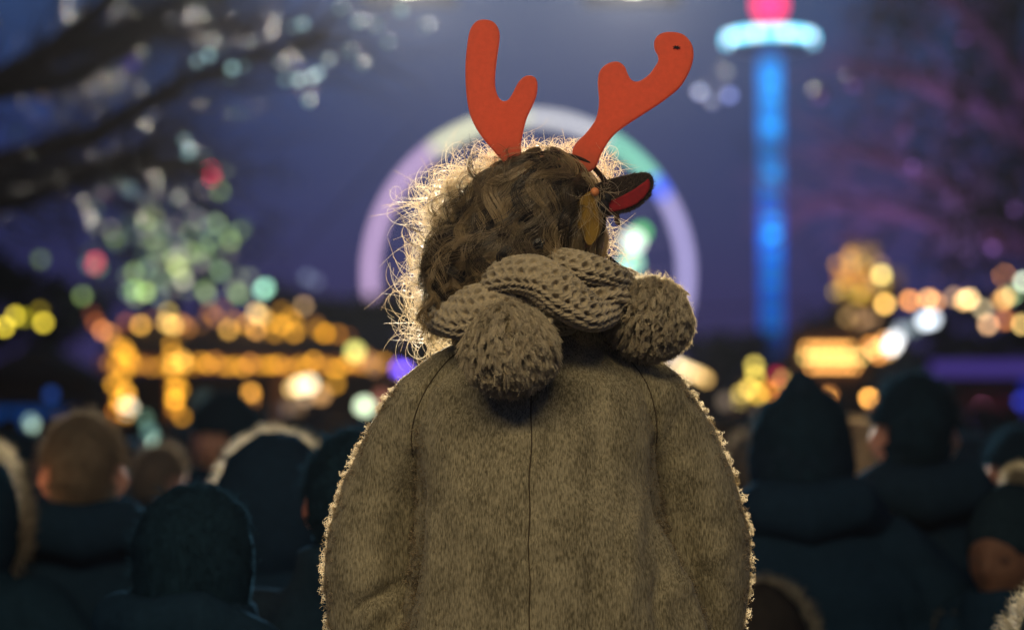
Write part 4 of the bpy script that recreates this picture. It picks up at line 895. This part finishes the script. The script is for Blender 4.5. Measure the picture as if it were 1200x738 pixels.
for px, py, c, k in ((285, 480, (80, 110, 150), .35), (330, 482, (130, 130, 140), .25), (240, 470, (60, 80, 80), .35), (345, 475, (140, 110, 80), .4)):
    bulb(px, py, D+.8, c, k, st, 26, 'glowing_goods')  # light falling on the goods given as their own emission

# ---- generic small huts
def hut(px0, px1, pye, pyr, D, label, wallc, roofc, emis=None):
    a, b_ = at(px0, 530, D), at(px1, 530, D); c = (a.x+b_.x)/2; w = b_.x-a.x; e_ = at(0, pye, D).z; r_ = at(0, pyr, D).z
    t = thing('market_hut', label, 'hut', (c, D, 0))
    MB().box((0, 1, e_/2), (w*.94, 1.6, e_)).build('wall', wallc, t)
    mb = MB(); mb.add([(-w/2, -.1, e_), (w/2, -.1, e_), (w/2, 2.1, e_), (-w/2, 2.1, e_), (0, -.1, r_), (0, 2.1, r_)], [(0, 1, 4), (3, 5, 2), (0, 4, 5, 3), (1, 2, 5, 4), (0, 3, 2, 1)]); mb.build('roof', roofc, t)
    MB().box((0, .17, e_*.62), (w*.7, .05, e_*.42)).build('window', emis or mat('dark_window', (.02, .02, .03), .3), t)
    MB().box((0, .1, e_*.40), (w*.8, .3, .05)).build('counter', wood_w, t)
    return t
blue_t = glow((10, 40, 90), .9)
h1 = hut(-40, 110, 440, 405, 34, 'dark market hut with a dim blue lit front at the far left', wood_d, roof_m, glow((0, 50, 110), .8))
# string of yellow lamps far left
def string(label, pts, D, cols, k, s=13, group=None, sag=2, base=None):
    t = thing('string_lights', label, 'string lights', at(pts[0][0], pts[0][1], D), 0, group)
    mb = MB(); P = [at(x, y-3, D)-t.location for x, y in pts]
    a = P[0]+(P[0]-P[1]).normalized()*3+Vector((0, 0, .1)); b_ = P[-1]+(P[-1]-P[-2]).normalized()*3+Vector((0, 0, .1))
    mb.tube([a]+P+[b_], .012, 5); mb.build('cable', wire, t, True)
    for i, (x, y) in enumerate(pts): bulb(x, y, D, cols[i % len(cols)], k[i % len(k)] if isinstance(k, (list, tuple)) else k, t, s)
    return t
string('short string of yellow green lamps at the far left edge', [(-12, 380), (5, 383), (18, 370), (28, 372), (47, 364), (51, 378)], 32, [YEL, YEL, YEL, (200, 190, 30), (150, 130, 30), YEL], [.5, .7, .55, .2, .3, .7], 12)
string('warm lamp string over the stalls at the right', [(1066, 352), (1088, 350), (1096, 354), (1118, 348), (1130, 352), (1136, 350), (1152, 362), (1158, 380), (1176, 322), (1178, 348), (1174, 352), (1186, 345), (1198, 380), (1178, 375), (1200, 330)], 30,
       [AMB, (235, 170, 100), (220, 150, 90), (190, 150, 110), (240, 190, 120), (245, 205, 140), (190, 170, 130), (220, 170, 120), AMB, (250, 190, 100), (235, 170, 90), (180, 220, 160), (240, 200, 120), (200, 120, 60), (220, 230, 200)], [1.0, 1.0, .6, .5, .9, .9, .6, .8, .8, .9, .5, .5, .8, .6, .8], 12)
string('string with two large white lamps beside the lit sign', [(1045, 405), (1049, 398), (1056, 388), (1070, 384), (1084, 376), (1092, 374)], 29, [(240, 240, 235), (225, 225, 225), (150, 160, 170), (110, 130, 120), (225, 235, 245), (225, 235, 245)], [1.1, .9, .5, .3, .9, .8], 16)
string('small group of amber lamps right of the lit sign', [(1020, 404), (1024, 410), (1032, 404), (1030, 416), (1040, 412), (1036, 398)], 30, [AMB, (240, 180, 110), (200, 140, 80)], .55, 11)
string('pair of amber lamps below the lit sign', [(968, 466), (972, 462), (1018, 466), (1020, 470)], 20, [(250, 175, 80), (160, 100, 50)], [1.3, .7], 11)
string('warm white lamps clustered behind the right shoulder of the wool coat', [(792, 428), (800, 431), (808, 435), (816, 438), (822, 441), (827, 444)], 30, [(255, 230, 175), (255, 225, 165), (255, 220, 160), (250, 210, 140), (240, 195, 120), (235, 185, 105)], [.5, .45, .42, .36, .32, .32], 12)
string('white lamp with a green edge at the left shoulder of the wool coat', [(427, 476), (447, 468)], 26, [(215, 235, 195), (200, 120, 100)], [1.15, .25], 20)
string('purple lamp behind the left shoulder of the wool coat', [(466, 431), (474, 434)], 40, [(90, 60, 220), (120, 90, 230)], [.8, .9], 14)
string('green white lamp high above the golden stall', [(308, 340), (311, 337)], 34, [(150, 215, 185), (160, 225, 190)], [.55, .5], 14)
string('red lamp in front of the bare tree', [(247, 201), (248, 207)], 38, [(255, 30, 80), (230, 60, 90)], [.8, .6], 12)
string('pinkish red lamp above the golden stall', [(112, 306), (111, 311)], 34, [(225, 80, 90), (190, 70, 80)], [.55, .4], 14)
string('pink lamps low at the right', [(1150, 478), (1178, 492), (1196, 470)], 36, [(190, 110, 150), (240, 70, 140), (40, 50, 150)], [.6, .9, .5], 13)
string('dim lamps among the crowd at the left', [(40, 500), (36, 494), (183, 520), (183, 516), (175, 505), (60, 462), (170, 490)], 16, [(150, 175, 155), (120, 150, 140), (205, 230, 205), (150, 190, 170), (70, 100, 95), (20, 50, 110), (90, 120, 100)], [.8, .5, .9, .5, .7, .5, .4], 15)
string('dim lamps among the crowd right of the wool coat', [(855, 500), (872, 495), (890, 490), (850, 470), (1168, 512)], 18, [(70, 90, 80), (100, 130, 100), (80, 90, 90), (110, 95, 80), (80, 100, 90)], [.6, .7, .5, .5, .7], 18)

# ---- lit sign made of rows of bulbs
D = 31; t = thing('bulb_sign', 'wide sign board studded with three rows of warm bulbs', 'sign', at(971, 418, D))
MB().box((0, .12, 0), (wpx(100, D), .1, wpx(66, D))).build('board', wood_d, t)
for x in (-.35, .35): MB().box((x, .12, -(t.location.z)/2-.2), (.08, .08, t.location.z-.45)).build('post', wood_d, t)
for j, (y, x0, n, c, k) in enumerate(((408, 946, 7, (255, 180, 90), .30), (418, 944, 9, (255, 215, 120), .24), (429, 952, 7, (255, 175, 90), .30))):
    for i in range(n): bulb(x0+i*8.2, y, D, c, k, t, 9)
# ---- yellow lit kiosk left of the sign
D = 33; kk = hut(858, 912, 462, 425, D, 'small kiosk with yellow lit roof and front', wood_w, roof_m, glow((235, 170, 60), .7))
for px, py, c, k in ((884, 428, (225, 200, 90), .7), (885, 440, (230, 200, 80), .7), (878, 455, (240, 200, 90), .7), (868, 462, (240, 205, 100), .6), (888, 462, (245, 200, 80), .7), (900, 458, (235, 150, 40), .6), (912, 455, (190, 90, 50), .5), (918, 445, (220, 180, 90), .5), (925, 440, (210, 180, 90), .5), (910, 440, (160, 20, 60), .6), (866, 470, (215, 190, 120), .4)):
    bulb(px, py, D-.4, c, k*.75, kk, 13)
# ---- tall wooden pyramid with dim golden tiers (right)
D = 38; t = thing('christmas_pyramid', 'tall tiered wooden pyramid with amber lit tiers, right of the blue tower', 'pyramid', at(1010, 530, D).xyz * Vector((1, 1, 0)))
for (px, py, w, h_, c, k) in ((1012, 300, 26, 22, (180, 140, 90), .7), (1000, 330, 34, 26, (215, 135, 55), .8), (1040, 328, 30, 22, (120, 95, 95), .5), (1008, 358, 50, 22, (170, 130, 45), .6), (1008, 380, 40, 20, (190, 150, 40), .6)):
    p = at(px, py, D)-t.location; MB().box(p, (wpx(w, D), wpx(w, D), wpx(h_, D))).build('tier', glow(c, k*1.25), t)
    MB().tube([p+Vector((0, 0, -wpx(h_*.5, D)-.03)), p+Vector((0, 0, -wpx(h_*.5, D)-.0))], wpx(w*.62, D), 12).build('tier_plate', wood_w, t)
p = at(1010, 395, D)-t.location
MB().tube([(0, 0, 0), (0, 0, p.z)], [.9, .7], 12).build('base', wood_d, t); MB().tube([(0, 0, p.z), (0, 0, at(0, 290, D).z)], .05, 8).build('mast', wood_d, t)
mb = MB(); q = at(1012, 284, D)-t.location
for i in range(8): a = i*PI/4; mb.box(q+Vector((math.cos(a)*.2, math.sin(a)*.2, 0)), (.4, .12, .01), rz=a, rx=.5)
mb.build('fan_blade', wood_w, t)
for q in range(26): bulb(1010+RNG.normal()*19, RNG.uniform(292, 388), D-1, [(215, 150, 60), (190, 150, 90), (200, 165, 60), (170, 130, 90)][q % 4], .22, t, 12)
for px, py, c, k in ((1033, 322, (225, 200, 110), .9), (1037, 356, (245, 190, 95), 1.0)): bulb(px, py, D-2, c, k, t, 13)
# ---- grey stalls behind the right crowd, purple and blue lit
h2 = hut(1085, 1235, 452, 400, 36, 'wide hut with a purple lit front at the right', wood_d, roof_m, glow((75, 60, 150), .7))
MB().box((0, -.13, at(0, 432, 36).z), (wpx(140, 36), .06, wpx(16, 36))).build('sign_band', glow((85, 65, 165), .55), h2)
MB().box((wpx(55, 36), -.16, at(0, 465, 36).z), (wpx(36, 36), .06, wpx(40, 36))).build('screen', glow((25, 45, 190), .55), h2)
h3 = hut(1040, 1092, 455, 400, 35, 'pointed grey green tent beside the purple hut', mat('tent_cloth', (.10, .13, .10), .8, (.14, .17, .13), 6), mat('tent_cloth', (.1, .13, .1)), None)
h4 = hut(905, 1000, 455, 372, 42, 'brown timber hut behind the lit sign', wood_w, mat('brown_roof', (.12, .07, .06), .8, (.17, .10, .08), 9), glow((120, 60, 60), .3))
h5 = hut(800, 868, 462, 395, 44, 'grey brown hut behind the right shoulder of the wool coat', wood_w, mat('grey_roof', (.10, .085, .07), .8, (.14, .11, .09), 9), glow((130, 100, 80), .3))
h6 = hut(250, 470, 455, 440, 40, 'low dark hut behind the golden stall', wood_d, roof_m, None)

# ---- ferris wheel
D = 230; c = at(619, 322, D); Rw = wpx(186, D)
fw = thing('ferris_wheel', 'large ferris wheel with a glowing lavender rim behind the child\'s head', 'ferris wheel', (c.x, D, 0))
steel = mat('white_steel', (.5, .5, .52), .5)
NS = 48
def rim_col(a):                                     # a = angle in degrees, counterclockwise from the right
    a %= 360
    if 92 < a < 128: return (212, 212, 178), .78
    if 60 < a <= 92: return (205, 205, 212), .6
    if 38 < a <= 60: return (130, 210, 180), .7
    if 30 < a <= 38: return (70, 100, 235), .95
    if 128 <= a < 200: return (196, 165, 208), .62
    if 200 <= a < 235: return (170, 120, 170), .45
    return (178, 168, 222), .60
hub = Vector((0, 0, c.z))
for i in range(NS):
    a0, a1 = 2*PI*i/NS, 2*PI*(i+.96)/NS; cc, k = rim_col(math.degrees((a0+a1)/2)); w = wpx(13, D)
    mb = MB(); mb.tube([hub+Vector((math.cos(a0+(a1-a0)*j/4)*Rw, 0, math.sin(a0+(a1-a0)*j/4)*Rw)) for j in range(5)], w/2, 8); mb.build('rim_light', glow(cc, k*(26+13)/13*.8), fw, True)
for i in range(24):
    a = 2*PI*i/24; mb = MB(); mb.tube([hub, hub+Vector((math.cos(a)*(Rw-.4), 0, math.sin(a)*(Rw-.4)))], .05, 6); mb.build('spoke', glow((150, 140, 190), .5), fw)
for i in range(24):
    a = 2*PI*(i+.5)/24; p = hub+Vector((math.cos(a)*(Rw+.2), 0, math.sin(a)*(Rw+.2))); mb = MB(); mb.box(p+Vector((0, 1.2, -.9)), (1.1, 1.1, 1.0)); mb.box(p+Vector((0, 1.2, -.2)), (1.3, 1.3, .1)); mb.box(p+Vector((0, .7, .0)), (.08, 1.4, .08)); mb.build('gondola', mat('gondola_paint', (.2, .2, .25), .4), fw)
for s in (-1, 1):
    for y in (-1.6, 1.6):
        mb = MB(); mb.tube([(s*7.2, y*1.8, 0), hub+Vector((0, y, 0))], [.35, .25], 8); mb.build('leg', steel, fw)
mb = MB(); mb.tube([hub+Vector((0, -1.7, 0)), hub+Vector((0, 1.7, 0))], .6, 16); mb.build('hub', steel, fw)
bulb(742, 283, D-3, (240, 255, 240), 1.0, fw, 26, 'hub_lamp'); bulb(740, 308, D-3, (170, 235, 200), .8, fw, 24, 'hub_lamp'); bulb(752, 272, D-3, (110, 220, 120), .45, fw, 16, 'hub_lamp'); bulb(728, 318, D-3, (150, 200, 210), .5, fw, 20, 'hub_lamp')
for px, py, c_, k in ((455, 372, (150, 80, 90), .5), (452, 395, (120, 70, 80), .5), (458, 350, (140, 80, 120), .4), (440, 412, (110, 75, 80), .4), (478, 400, (110, 90, 180), .6)): bulb(px, py, D, c_, k, fw, 24, 'boarding_lamp')

# ---- the blue lit tower ride
D = 150; c = at(905, 530, D)
tw = thing('drop_tower', 'tall tower ride lit electric blue with a pale ring and red tip', 'tower ride', (c.x, D, 0))
z0, z1_ = at(0, 425, D).z, at(0, 66, D).z; wd = wpx(24, D); bands_ = 40
MB().box((0, 0, z0/2), (wd, wd, z0)).build('base', mat('tower_paint', (.03, .05, .12), .5), tw)
for i in range(bands_):
    f0 = i/bands_; py = 425-(425-66)*(f0+.5/bands_); hz = (z1_-z0)/bands_
    br = .36+.34*math.exp(-((py-150)/22)**2)+.42*math.exp(-((py-96)/26)**2)+.42*math.exp(-((py-275)/30)**2)+.22*math.exp(-((py-205)/14)**2)+.10*math.sin(i*2.1)
    if py > 372: br *= max(.10, 1-(py-372)/50)
    if 168 < py < 184: br *= .6
    cc = (0, 104, 250) if py > 225 else (0, 132, 244)
    MB().box((0, 0, z0+hz*(i+.5)), (wd, wd, hz*.9)).build('light_band', glow(cc, br*1.7), tw)
    if i % 2 == 0: MB().box((0, -wd/2-.05, z0+hz*(i+.5)), (wd*.5, .08, hz*1.1)).build('lamp_panel', glow((40, 175, 255), br*br*2.8), tw)
zr = at(0, 47, D).z; rr = wpx(50, D); mb = MB(); n = 40
V_ = []; F_ = []
for i in range(n):
    a = 2*PI*i/n
    for rad, dz in ((rr, -.35), (rr, .35), (wd*.6, .55), (wd*.6, -.55)): V_.append((math.cos(a)*rad, math.sin(a)*rad, zr+dz))
for i in range(n):
    j = (i+1) % n
    for q in range(4): F_.append((i*4+q, j*4+q, j*4+(q+1) % 4, i*4+(q+1) % 4))
obj('ring', mesh(V_, F_, 'ring', False), mat('ring_paint', (.3, .4, .5), .4), tw)
for i in range(36):
    a = 2*PI*(i+.5)/36; mb = MB(); mb.box((math.cos(a)*rr*1.0, math.sin(a)*rr*1.0, zr), (.34, .34, .46), rz=a); mb.build('ring_lamp', glow((120, 220, 255) if i % 4 else (225, 245, 255), 4.6), tw)
V_, F_ = ball((0, 0, at(0, 6, D).z), (wpx(19, D),)*3, 18, 12); obj('beacon', mesh(V_, F_), glow((255, 40, 105), 2.6), tw)
MB().tube([(0, 0, z1_), (0, 0, at(0, 8, D).z)], wpx(5, D), 8).build('mast', steel, tw)

# ---- distant tree line and roofs
def leaf_tree(name, label, base, trunk_pts, trunk_r, clusters, leafm, barkm, group=None, leaf=.06, n=60, limbs=()):
    t = thing(name, label, 'tree', base, 0, group)
    mb = MB(); mb.tube([Vector(p)-Vector(base) for p in trunk_pts], trunk_r, 10); mb.build('trunk', barkm, t, True)
    for L_, r_ in limbs: mb = MB(); mb.tube([Vector(p)-Vector(base) for p in L_], r_, 8); mb.build('limb', barkm, t, True)
    V_ = []; F_ = []
    for (c_, rad, m_) in clusters:
        c_ = Vector(c_)-Vector(base)
        for _ in range(m_):
            d = Vector(RNG.normal(size=3)).normalized()*rad*RNG.random()**.4; p = c_+Vector((d.x, d.y, d.z*.8)); u = Vector(RNG.normal(size=3)).normalized(); v = u.orthogonal().normalized(); s = leaf*RNG.uniform(.5, 1.3)
            k_ = len(V_); V_ += [tuple(p), tuple(p+u*s+v*s*.35), tuple(p+u*s*2), tuple(p+u*s-v*s*.35)]; F_.append((k_, k_+1, k_+2, k_+3))
    o = obj('crown', mesh(V_, F_, 'crown', False), leafm, t); o['kind'] = 'stuff'; return t
bark = mat('bark', (.035, .028, .022), .9, (.06, .05, .04), 9, stretch=(2, 2, .4), bump=.01)
leaf_d = mat('dark_leaves', (.035, .045, .03), .7, (.06, .07, .05), 3)
leaf_p = mat('pale_leaves', (.10, .13, .08), .5, (.16, .18, .12), 3, spec=.6)
twig_m = mat('twigs', (.05, .045, .04), .6, spec=.6)
def twiggy(t, base, limb, n, L, thick, m, spread=.5):
    """fine twigs along a limb as one mass"""
    P = catmull(limb, 60); i = RNG.integers(5, 59, n); s = P[i]; d = nrm(P[np.minimum(i+1, 59)]-P[i-1])
    D_ = d+RNG.normal(size=(n, 3))*spread; me = strands(curly(s-np.array(base), D_, RNG.uniform(.4, 1, n)*L, .04, .6, K=7), thick, None, sides=4); o = obj('twigs', me, m, t); o['kind'] = 'stuff'; return s, D_
def A3(px, py, D): return tuple(at(px, py, D))
# left bare tree: trunk outside the frame, two big boughs reaching in
D = 11; base = (at(-330, 530, D).x, D, 0)
l1 = [A3(-330, 330, D), A3(-160, 268, D), A3(0, 192, D), A3(110, 158, D), A3(200, 105, D), A3(290, 68, D), A3(380, 40, D)]
l2 = [A3(-330, 280, D+.5), A3(-150, 175, D+.3), A3(-20, 108, D), A3(60, 60, D), A3(130, 0, D), A3(200, -60, D)]
l3 = [A3(-160, 268, D), A3(-20, 225, D+.5), A3(80, 196, D+.8), A3(160, 190, D+1), A3(230, 200, D+1)]
l5 = [A3(-160, 268, D), A3(20, 235, D-.5), A3(110, 205, D-.8), A3(170, 178, D-1)]
l6 = [A3(-20, 108, D), A3(90, 90, D+.6), A3(180, 40, D+1), A3(300, 30, D+1.4)]
l4 = [A3(60, 60, D), A3(130, 42, D+.4), A3(200, 12, D+.6), A3(270, -20, D+.8)]
lt = leaf_tree('bare_tree', 'bare tree at the left whose dark boughs cross the sky with a few lit twigs', base, [base, (base[0]+.1, D, 2), l1[0], (base[0]+.2, D, 6)], [.32, .26, .22, .12], [], leaf_d, bark,
   limbs=[(l1, [.11, .085, .062, .05, .036, .022, .012]), (l2, [.12, .10, .075, .055, .04, .03]), (l3, [.07, .05, .04, .03, .02]), (l4, [.06, .05, .04, .03]), (l5, [.05, .04, .03, .02]), (l6, [.06, .05, .035, .02])])
for ch in list(lt.children):
    if ch.name.startswith('crown'): bpy.data.objects.remove(ch)
for L_ in (l1, l2, l3, l4, l5, l6): twiggy(lt, base, L_, 190, .8, .005, twig_m)
# emissive dots among the boughs imitate floodlit twig tips
PALE = (150, 190, 190)
rgx = np.random.default_rng(4)
for px, py, k in ((245, 65, .55), (230, 72, .4), (262, 56, .25), (272, 80, .5), (268, 90, .3), (283, 76, .3), (335, 92, .40), (350, 94, .5), (365, 90, .6), (372, 86, .5), (328, 75, .25), (362, 118, .3), (350, 50, .3), (355, 28, .35), (400, 10, .4), (420, 25, .35), (385, 70, .25), (410, 60, .3), (425, 75, .25), (216, 165, .35), (222, 175, .4), (240, 185, .35), (220, 180, .25),
                   (345, 30, .25), (310, 62, .2), (440, 30, .2), (455, 50, .15), (470, 12, .3), (500, 30, .15)):
    bulb(px, py, D+RNG.uniform(-1.5, 2.5), PALE, k*.5, lt, 13, 'lit_foliage_dot')
for px, py, k, c_ in ((95, 212, .25, PALE), (120, 222, .3, (160, 165, 165)), (140, 215, .3, PALE), (152, 222, .3, PALE), (120, 230, .25, (180, 120, 160)), (170, 235, .25, (150, 170, 150)), (210, 228, .35, (170, 180, 175)), (205, 235, .3, (160, 180, 160)), (180, 248, .35, (170, 185, 120)), (155, 190, .25, (120, 80, 140)), (75, 220, .25, (150, 130, 110)), (100, 195, .2, (120, 80, 130)), (50, 110, .2, (150, 120, 80)), (62, 102, .2, (140, 60, 90)), (155, 20, .2, (70, 50, 160)), (155, 75, .25, (70, 50, 170)), (145, 85, .2, (80, 50, 160)), (20, 155, .15, (60, 90, 120)), (10, 225, .2, (90, 130, 150)), (30, 215, .2, (90, 130, 140)), (200, 20, .15, (110, 110, 120)), (230, 90, .15, PALE)):
    bulb(px, py, D+RNG.uniform(0, 3), c_, k*.5, lt, 15, 'lit_foliage_dot')
# tree behind the golden stall, its lit leaves imitated by small emissive balls
D = 36; base = (at(215, 530, D).x, D, 0); cl = []
for _ in range(60):
    px, py = rgx.normal(190, 62), rgx.normal(290, 44); cl.append((A3(px, py, D+rgx.uniform(-1, 1.5)), .35, 36))
lt2 = leaf_tree('tree', 'leafy tree behind the golden stall with pale lit foliage', base, [base, (base[0], D, 2.2), A3(200, 300, D)], [.2, .16, .08], cl, leaf_p, bark, limbs=[([(base[0], D, 2.2), A3(150, 290, D)], [.1, .04]), ([(base[0], D, 2.4), A3(255, 270, D)], [.1, .04])], leaf=.07)
for _ in range(85):
    px, py = rgx.normal(190, 58), rgx.normal(302, 36)
    if py > 352: continue
    c_ = [(120, 150, 110), (150, 160, 130), (110, 130, 125), (160, 190, 110), (150, 140, 140)][rgx.integers(5)]; bulb(px, py, D-1.5+rgx.uniform(-.5, 1.5), c_, rgx.uniform(.06, .30), lt2, 13, 'lit_foliage_dot')
for px, py, c_, k in ((170, 342, (170, 200, 120), .55), (158, 340, (130, 180, 90), .4), (208, 312, (190, 200, 130), .45), (215, 328, (190, 190, 160), .4), (180, 255, (180, 190, 130), .35), (258, 318, (130, 160, 120), .4), (280, 345, (130, 160, 90), .4), (240, 340, (130, 160, 90), .35), (360, 325, (90, 100, 120), .3), (370, 330, (90, 95, 120), .25), (250, 262, (120, 140, 130), .3)):
    bulb(px, py, D-1.6, c_, k, lt2, 14, 'lit_foliage_dot')
# right tree: dark boughs and purple lit leaves
D = 16; base = (at(1330, 530, D).x, D, 0)
r1 = [A3(1330, 340, D), A3(1230, 300, D), A3(1170, 262, D), A3(1110, 215, D), A3(1040, 185, D), A3(985, 175, D)]
r2 = [A3(1330, 250, D), A3(1240, 180, D), A3(1160, 130, D), A3(1080, 95, D), A3(1000, 75, D)]
r3 = [A3(1240, 180, D), A3(1180, 70, D), A3(1120, 0, D), A3(1060, -50, D)]
r4 = [A3(1230, 300, D), A3(1130, 270, D), A3(1040, 245, D), A3(960, 235, D)]
cl = []
for _ in range(95):
    px = 1235-abs(rgx.normal(0, 120)); py = rgx.uniform(-60, 330)*.95
    if px < 985+max(0, py-150)*.35: continue
    cl.append((A3(px, py, D+rgx.uniform(-1.5, 2)), .30, 60))
rt = leaf_tree('broad_tree', 'big dark tree at the right with purple lit leaves over the stalls', base, [base, (base[0], D, 2), r1[0], r2[0], (base[0]+.2, D, 6)], [.35, .3, .26, .22, .12], cl, leaf_d, bark, limbs=[(r1, [.15, .12, .10, .08, .05, .02]), (r2, [.16, .13, .1, .07, .03]), (r3, [.1, .08, .06, .04]), (r4, [.08, .06, .04, .02])], leaf=.05)
for L_ in (r1, r2, r3, r4): twiggy(rt, base, L_, 150, .8, .006, twig_m)
for px, py, c_, k in ((820, 108, (130, 150, 200), .55), (855, 112, (130, 145, 215), .6), (852, 85, (90, 100, 110), .3), (835, 120, (90, 110, 160), .25), (1090, 82, (100, 90, 120), .2), (1060, 150, (110, 50, 110), .22), (1120, 145, (110, 50, 120), .22), (1150, 120, (110, 50, 110), .2), (1190, 130, (100, 45, 100), .25), (1160, 275, (150, 80, 110), .3), (1185, 215, (130, 90, 90), .25), (1190, 240, (120, 80, 80), .2), (1000, 95, (90, 50, 100), .15), (1070, 190, (70, 60, 110), .15), (960, 110, (80, 45, 100), .2), (1130, 40, (70, 40, 80), .15), (1165, 285, (190, 100, 110), .2)):
    bulb(px, py, D-1+RNG.uniform(-.5, 2), c_, k*(.6 if px < 870 else .14), rt, 14 if px < 870 else 26, 'lit_foliage_dot')  # glowing balls stand in for lamp-lit patches of leaves
# purple uplighter at the foot of the right tree
t = thing('uplighter', 'small purple uplighter on the ground below the big right tree', 'uplighter', (base[0]-2.2, D-2.0, 0))
MB().box((0, 0, .12), (.4, .3, .24)).build('housing', mat('lamp_metal', (.05, .05, .055)), t); MB().box((0, 0, .245), (.34, .24, .01)).build('lens', glow((170, 60, 230), 4), t)
lamp('light', 'SPOT', (0, 0, .3), 2600, (.55, .25, 1), .1, parent=t, angle=100).rotation_euler = (PI+R(-15), R(-15), 0)
# dark far trees along the horizon
FART = ['dark far tree at the left edge, behind the yellow green lamps', 'dark far tree between the yellow green lamps and the golden stall', 'dark far tree over the right half of the golden stall', 'dark far tree over the right end of the golden stall', 'dark far tree behind the hair of the child', 'dark far tree behind the right pompom', 'dark far tree at the left foot of the blue tower', 'dark far tree between the blue tower and the wooden pyramid', 'dark far tree above the purple lit hut', 'dark far tree at the right edge, behind the warm lamp string']
for i, (px, w, top, D) in enumerate(((-30, 90, 300, 70), (60, 80, 330, 75), (365, 80, 345, 80), (440, 60, 352, 85), (520, 80, 380, 90), (700, 80, 392, 90), (840, 70, 400, 85), (960, 70, 380, 80), (1120, 110, 350, 70), (1230, 90, 320, 65))):
    base = (at(px, 530, D).x, D, 0); cl = []
    for _ in range(30):
        q = rgx.normal(px, w*.4); y = rgx.uniform(top, 480); cl.append((A3(q, y, D+rgx.uniform(-2, 2)), wpx(17, D), 110))
    leaf_tree('tree', FART[i], base, [base, A3(px, (top+500)/2, D)], [.4, .15], cl, leaf_d, bark, 'far trees behind the fair', leaf=.22)

# night haze over the fairground
hz = mesh([(x, y, z) for x in (-260, 260) for y in (-30, 420) for z in (-1, 46)], [(0, 1, 3, 2), (4, 6, 7, 5), (0, 4, 5, 1), (2, 3, 7, 6), (0, 2, 6, 4), (1, 5, 7, 3)], 'haze', False)
hm = bpy.data.materials.new('haze'); hm.use_nodes = True; tt_ = hm.node_tree; tt_.nodes.remove(tt_.nodes['Principled BSDF'])
pv = tt_.nodes.new('ShaderNodeVolumePrincipled'); pv.inputs['Density'].default_value = .000026; pv.inputs['Color'].default_value = (.86, .9, 1, 1); pv.inputs['Anisotropy'].default_value = .82
tt_.links.new(pv.outputs[0], tt_.nodes['Material Output'].inputs['Volume'])
tag(obj('haze', hz, hm), kind='stuff')
